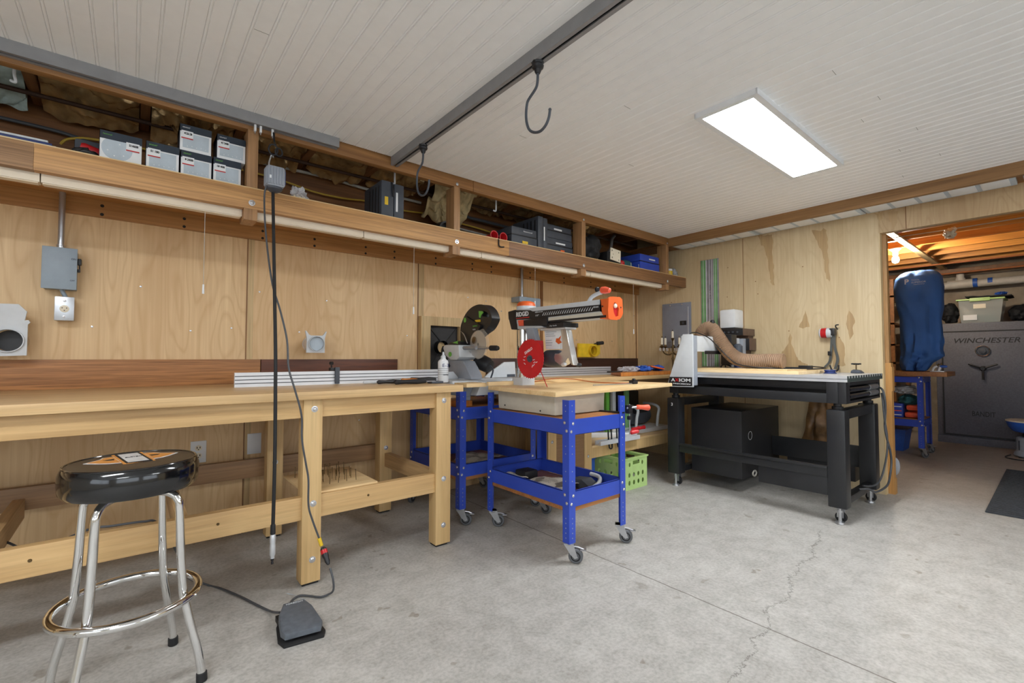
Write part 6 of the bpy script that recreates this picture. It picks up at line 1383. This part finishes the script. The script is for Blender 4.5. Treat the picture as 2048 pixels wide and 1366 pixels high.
# ================================================================ THE NEXT ROOM
sf = thing('gun_safe', 'tall charcoal textured steel safe with a three spoke handle in the next room', 'safe', (8.3, .2, 0))
m = MB(); m.box(7.985, 8.72, -.55, 1.135, .02, 1.495, .012); m.build('body', 'safe', sf)
m = MB(); m.box(7.955, 7.988, -.49, 1.065, .115, 1.385, .008); dr = m.build('door', 'safe', sf)
m = MB(); m.box(7.96, 7.99, -.55, 1.135, .0, .09, .004); m.build('base_rail', 'safe', sf)
m = MB(); m.box(7.9545, 7.9565, -.42, .995, .185, 1.315)
m2 = MB(); m2.hole_plate([(-.50, .105), (1.075, .105), (1.075, 1.395), (-.50, 1.395)], [[(-.485, .12), (1.06, .12), (1.06, 1.38), (-.485, 1.38)]], 'yz', 7.952, 7.957); m2.build('door_groove', 'blk', sf); m.bm.free()
m = MB(); m.lathe([(.062, 0), (.062, .012), (.052, .016), (.048, .008), (.03, .008), (.03, .03), (.01, .034)], (7.955, .707, 1.146), (-1, 0, 0), 36); m.build('lock_dial', 'dgrey', dr)
m = MB(); m.tube([V(7.94, .707 + .062 * math.cos(a), 1.146 + .062 * math.sin(a)) for a in [k * 2 * PI / 32 for k in range(32)]], .004, 8, closed=True); m.build('dial_ring', 'chrome', dr)
m = MB(); m.lathe([(.03, 0), (.03, .03), (.02, .045)], (7.955, .707, .935), (-1, 0, 0), 20)
for a in (PI / 2 + PI, PI / 6 - .12, PI - PI / 6 + .12): m.tube([(7.925, .707, .935), (7.92, .707 + .07 * math.cos(a), .935 + .07 * math.sin(a)), (7.925, .707 + .135 * math.cos(a), .935 + .135 * math.sin(a))], .010, 10, 4)
m.build('spoke_handle', 'blk', dr)
text('WINCHESTER', .085, (7.9535, .955, 1.245), (0, -1, 0), (0, 0, 1), 'blk', dr, width=.56, bold=.001, shear=.25)
text('BANDIT', .085, (7.9535, .815, .355), (0, -1, 0), (0, 0, 1), 'blk', dr, width=.20, bold=.001)
# on top of the safe
tb = thing('storage_tote', 'clear plastic tote with a lime green lid on top of the safe', 'tote', (8.3, .72, 1.5))
m = MB(); m.loft([[V(8.12, .565, 1.497), V(8.12, .905, 1.497), V(8.45, .905, 1.497), V(8.45, .565, 1.497)], [V(8.10, .53, 1.78), V(8.10, .925, 1.78), V(8.48, .925, 1.78), V(8.48, .53, 1.78)]]); m.build('bin', 'tote', tb)
m = MB(); m.box(8.08, 8.50, .515, .945, 1.78, 1.80, .006); m.box(8.075, 8.10, .64, .82, 1.765, 1.808, .006); m.build('lid', 'green', tb)
m = MB(); m.box(8.098, 8.102, .68, .79, 1.675, 1.73); m.build('paper_label', 'cream', tb); m = MB(); m.box(8.105, 8.109, .76, .885, 1.535, 1.60); m.build('paper_label', 'white', tb)
m = MB(); m.box(8.20, 8.42, .60, .88, 1.50, 1.60, .02); tag(m.build('cloth_bundle', 'teal'), 'dark teal folded cloth seen through the clear tote', 'cloth')
m = MB(); m.grid(10, 8, lambda u, v: (8.08 + .40 * v, .46 + .40 * u, 1.822 + .02 * noise.noise(V(u * 4, v * 4, 1)) + .012 * u), .012); tag(m.build('black_cloth', 'darkcloth'), 'black cloth lying over the lime green tote lid', 'cloth')
lump('blue_cloth', 'blueplastic', 'small blue cloth on top of the black cloth above the tote', 'cloth', (8.3, .56, 1.86), (.05, .05, .02), 3, .4)
lump('dark_duffel', 'darkcloth', 'dark duffel bag on the safe left of the clear tote', 'bag', (8.25, 1.02, 1.63), (.12, .085, .135), 5, .3)
lump('dark_duffel', 'darkcloth', 'dark bag on the safe right of the clear tote', 'bag', (8.3, .40, 1.60), (.13, .10, .10), 8, .3)
m = MB(); m.box(8.12, 8.5, -.1, .28, 1.497, 1.62, .01); tag(m.build('black_box', 'blk_box'), 'low black box on the safe at the photo edge', 'box')
# pipes
pp = thing('drain_pipe', 'off white drain pipe with a tee running high along the far wall', 'pipe', (8.66, .8, 2.05))
m = MB(); m.cyl((8.665, 2.6, 2.045), (8.665, -3.0, 2.075), .050, seg=22); m.build('main_pipe', 'pvc', pp)
m = MB(); m.cyl((8.665, 1.09, 2.06), (8.665, .80, 2.062), .060, seg=22); m.cyl((8.665, .96, 2.06), (8.665, .96, 2.20), .040, seg=18); m.cyl((8.665, .96, 2.11), (8.665, .96, 2.14), .050, seg=18); m.build('tee_fitting', 'pvc', pp)
for y in (.84, .70):
    m = MB(); m.cyl((8.665, y, 2.062), (8.665, y - .045, 2.063), .0615 if y > .8 else .052, seg=22); m.build('blue_tape', 'blueplastic', pp)
for y0, z0, l in ((.2, 2.25, 'thin copper pipe under the joists in the next room, nearer'), (.3, 2.20, 'thin copper pipe against the far wall top')):
    m = MB(); m.cyl((7.9 if z0 > 2.22 else 8.5, 3.5, z0), (7.9 if z0 > 2.22 else 8.5, -3.0, z0), .010, seg=10); tag(m.build('copper_pipe', 'orange_cable'), l, 'pipe')
m = MB(); m.tube([(5.3, 2.5, 2.285), (5.3, 1.2, 2.28), (5.3, .6, 2.27), (5.3, 0, 2.285), (5.3, -1, 2.285)], .005, 8, 6); tag(m.build('ceiling_wire', 'cable_w'), 'white wire strung under the nearest joists of the next room', 'wire')
m = MB(); m.tube([(5.95, 2.5, 2.285), (5.95, 1.3, 2.28), (5.95, .6, 2.275), (5.95, -.2, 2.285), (5.95, -1, 2.285)], .005, 8, 6); tag(m.build('ceiling_wire', 'cable_w'), 'white wire strung under the second bay of joists', 'wire')
lump('wire_wrap', 'cream', 'crumpled pale wrap tied on the ceiling wire', 'wrap', (5.95, .72, 2.235), (.05, .04, .05), 2, .7)
lump('wire_wrap', 'cream', 'small pale scrap of wrap on the nearer ceiling wire', 'wrap', (5.30, .52, 2.25), (.025, .02, .03), 6, .7)
bf = thing('bulb_fixture', 'white porcelain lampholder with a glowing bulb under the joists of the next room', 'light fixture', (6.60, 1.255, 2.3))
m = MB(); m.lathe([(.052, 2.30), (.054, 2.29), (.034, 2.270), (.026, 2.255), (.026, 2.225)], (6.66, 1.262, 0), (0, 0, 1), 24); m.build('lampholder', 'white', bf)
m = MB(); m.lathe([(.014, 2.225), (.018, 2.21), (.030, 2.19), (.034, 2.165), (.026, 2.142), (.008, 2.132)], (6.66, 1.262, 0), (0, 0, 1), 20); m.build('bulb', 'bulb', bf)
# third blue cart with a covered machine
c3 = cart('tool_cart', 'dark blue cart in the next room carrying a machine under a blue cover', 6.49, 6.93, 1.034, 1.62, zt=.865, rails=((.795, .858), (.325, .400)), castang=(-.6, -.4, -.9, -.5), boards=(.866, .385))
m = MB(); m.box(6.44, 6.96, .835, 1.66, .867, .915, .004); tag(m.build('cart_top_board', 'cartwood'), 'brown wooden top overhanging the blue cart in the next room', 'board')
m = MB(); m.box(6.88, 6.920, 1.09, 1.5, .409, .52, .003); tag(m.build('side_board', 'orangewood'), 'brown board standing at the back of the far cart shelf', 'board')
cv = MB(); rows = [(2.020, 1.168, .975, .04), (2.010, 1.200, .945, .09), (1.990, 1.235, .915, .12), (1.946, 1.272, .884, .15), (1.832, 1.284, .874, .16), (1.717, 1.278, .877, .16), (1.602, 1.263, .883, .16), (1.488, 1.243, .897, .155), (1.375, 1.241, .896, .15), (1.262, 1.239, .894, .15), (1.150, 1.241, .904, .15), (1.082, 1.247, .890, .155), (1.045, 1.248, .925, .15), (1.009, 1.249, .975, .145), (.953, 1.246, 1.009, .14), (.925, 1.24, 1.03, .13), (.918, 1.20, 1.06, .09)]
rings = []; ns_ = 48
for i, (z, ya, yb, d) in enumerate(rows):
    nx_ = rows[min(i + 1, len(rows) - 1)]
    for s in range(3 if i < len(rows) - 1 else 1):
        f = s / 3; z_, a_, b_, d_ = [p + (q - p) * f for p, q in zip((z, ya, yb, d), nx_)]
        cy2, ry = (a_ + b_) / 2, abs(a_ - b_) / 2; ring = []
        for k in range(ns_):
            t_ = 2 * PI * k / ns_; c_, s_ = math.cos(t_), math.sin(t_)
            ex = 1.0 / (abs(c_) ** 3 + abs(s_) ** 3) ** (1 / 3)
            n = noise.noise(V(c_ * 1.6 + 4, s_ * 1.6, z_ * 2.2)); n2 = noise.noise(V(c_ * 4, s_ * 4 + 2, z_ * 6 + n * 2))
            w = .022 + .040 * max(0, min(1, (1.40 - z_) / .35)); kx = 1 + n * .22; n3 = 1 - abs(noise.noise(V(c_ * 2.2 + z_ * 1.5, s_ * 2.2, z_ * 3.5))) * 4; w *= (1 + .9 * max(0, n3))
            ring.append(V(6.70 + d_ * c_ * ex * kx + w * n2 * c_, cy2 + ry * s_ * ex + .3 * w * n2 * s_, z_))
        rings.append(ring)
cv.loft(rings); ct = thing('machine_cover', 'tall blue fabric cover draped over a machine on the far cart', 'cover', (6.7, 1.1, .9)); cv.build('fabric', 'cover', ct, sharp=60)
text('P', .075, (6.525, 1.165, 1.865), (0, -1, 0), (0, 0, 1), 'lgrey', ct, bold=.002); text('TOOL', .020, (6.525, 1.108, 1.895), (0, -1, 0), (0, 0, 1), 'lgrey', ct, width=.07); text('SUPERIOR', .024, (6.525, 1.108, 1.868), (0, -1, 0), (0, 0, 1), 'lgrey', ct, width=.12); text('machinery', .014, (6.525, 1.09, 1.850), (0, -1, 0), (0, 0, 1), 'lgrey', ct, width=.09)
t = thing('toggle_clamp', 'white and pale blue toggle clamps on the far cart top beside the blue cover', 'clamp', (6.5, .92, .915))
m = MB(); m.box(6.47, 6.56, .86, .97, .9155, .925, .002); m.build('base', 'alu', t)
m = MB(); m.tube([(6.50, .955, .92), (6.50, .94, .96), (6.50, .915, .975)], .010, 8, 4); m.build('white_lever', 'white', t); m = MB(); m.tube([(6.50, .905, .925), (6.50, .895, .955), (6.50, .89, .965)], .010, 8, 4); m.build('white_lever', 'white', t)
m = MB(); m.lathe([(.010, 0), (.014, .01), (.013, .045), (.006, .055)], (6.50, .893, .972), (0, -1, 0), 14); m.build('pale_blue_grip', 'blueplastic', t)
m = MB(); m.cyl((6.52, .93, .97), (6.52, .90, 1.0), .008); m.cyl((6.52, .885, .97), (6.52, .885, 1.01), .006); m.build('rod', 'brass', t)
lump('cloth_roll', 'cloth', 'light grey folded cloth on the far cart shelf', 'cloth', (6.68, 1.20, .705), (.14, .12, .05), 2, .3)
lump('teal_bag', 'teal', 'dark teal bag hanging under the grey cloth on the far cart', 'bag', (6.68, 1.18, .595), (.13, .09, .06), 3, .3)
for y, z, l in ((1.135, .515, 'orange red case on the far cart shelf, upper'), (1.15, .436, 'orange red case on the far cart shelf, lower')):
    m = MB(); m.box(6.56, 6.80, y - .065, y + .055, z - .026, z + .034, .025); tag(m.build('orange_case', 'coral'), l, 'case')
t = thing('printed_box', 'blue box with red and white print on the far cart shelf', 'box', (6.65, 1.26, .41))
m = MB(); m.box(6.55, 6.80, 1.215, 1.34, .409, .56, .003); m.build('carton', 'blue', t)
for k in range(3):
    m = MB(); m.box(6.548, 6.551, 1.225, 1.33, .43 + k * .045, .44 + k * .045); m.build('printed_line', 'coral' if k % 2 else 'white', t)
t = thing('blue_bin', 'blue plastic bin on the floor under the far cart', 'bin', (7.0, 1.32, 0))
m = MB(); m.loft([[V(6.82, 1.27, 0), V(6.82, 1.52, 0), V(7.1, 1.52, 0), V(7.1, 1.27, 0)], [V(6.80, 1.24, .24), V(6.80, 1.55, .24), V(7.13, 1.55, .24), V(7.13, 1.24, .24)]]); m.build('bin', 'blueplastic', t); m = MB(); m.box(6.79, 7.14, 1.23, 1.56, .24, .252, .004); m.build('rim', 'bluedk', t)
# shelving glimpsed left of the cover
t = thing('storage_shelf', 'brown storage shelving glimpsed between the jamb and the blue cover', 'shelf', (8.2, 1.9, 0))
for z in (.62, .98, 1.22, 1.50, 1.86):
    m = MB(); m.box(7.75, 8.6, 1.50, 3.0, z, z + .025); m.build('shelf_board', 'rim', t)
for x in (7.75, 8.55):
    for y in (1.50, 2.95):
        m = MB(); m.box(x, x + .04, y, y + .04, 0, 2.1); m.build('post', 'rim', t)
for x, y, z, w, h, mt, l in ((7.9, 1.57, 1.247, .13, .12, 'cream', 'cream carton on the far shelving'), (7.9, 1.6, 1.006, .2, .07, 'bluedk', 'blue box on the far shelving below the cream carton'), (7.85, 1.58, 1.527, .2, .10, 'cloth', 'grey bundle on the upper far shelving'), (7.85, 1.6, .646, .22, .2, 'brownkraft', 'brown box on the lower far shelving')):
    m = MB(); m.box(x, x + .3, y, y + w, z, z + h, .006); tag(m.build('stored_box', mt), l, 'box')
# blue domed tool at the right edge
t = thing('floor_tool', 'grey finned round machine with a wide blue bowl top at the right photo edge', 'machine', (7.45, .30, 0)); X1, Y1 = 7.42, .30
m = MB(); m.lathe([(.14, .012), (.15, .02), (.145, .05), (.13, .07), (.128, .205), (.11, .215)], (X1, Y1, 0), (0, 0, 1), 36); m.build('motor_base', 'grey', t)
for k in range(14):
    a = k * 2 * PI / 14; m = MB(); m.bxc((X1 + .129 * math.cos(a), Y1 + .129 * math.sin(a), .13), (.006, .014, .10), (0, 0, a)); m.build('vent_slot', 'dgrey', t)
m = MB(); m.lathe([(.08, .215), (.08, .26)], (X1, Y1, 0), (0, 0, 1), 24); m.build('neck', 'blk', t)
m = MB(); m.lathe([(.10, .26), (.15, .275), (.185, .32), (.20, .37), (.198, .38)], (X1, Y1, 0), (0, 0, 1), 40); m.build('blue_bowl', 'blueplastic', t)
m = MB(); m.lathe([(.205, .38), (.205, .392), (.19, .396)], (X1, Y1, 0), (0, 0, 1), 40); m.build('bowl_lid', 'cream', t)
m = MB(); m.box(X1 - .04, X1 + .04, Y1 - .04, Y1 + .04, .396, .42, .01); m.build('cap', 'blk', t)
for a in (0.6, 2.4, 4.4):
    m = MB(); m.lathe([(.02, 0), (.022, .012)], (X1 + .13 * math.cos(a), Y1 + .13 * math.sin(a), 0), (0, 0, 1), 14); m.build('foot', 'rubber', t)
m = MB(); m.tube([(7.40, .47, .012), (7.25, .50, .006), (7.15, .45, .006), (7.12, .30, .006), (7.2, .1, .006)], .006, 8, 6); m.build('cord', 'blk', t)
# mat
m = MB(); m.prism([(4.56, .420), (6.45, .440), (6.45, -.55), (4.56, -.55)], 'xy', .001, .009, .002)
for k in range(30): m.box(4.6 + k * .061, 4.625 + k * .061, -.52, .40, .009, .0115)
tag(m.build('floor_mat', 'mat'), 'charcoal ribbed carpet mat on the concrete in the doorway', 'mat')
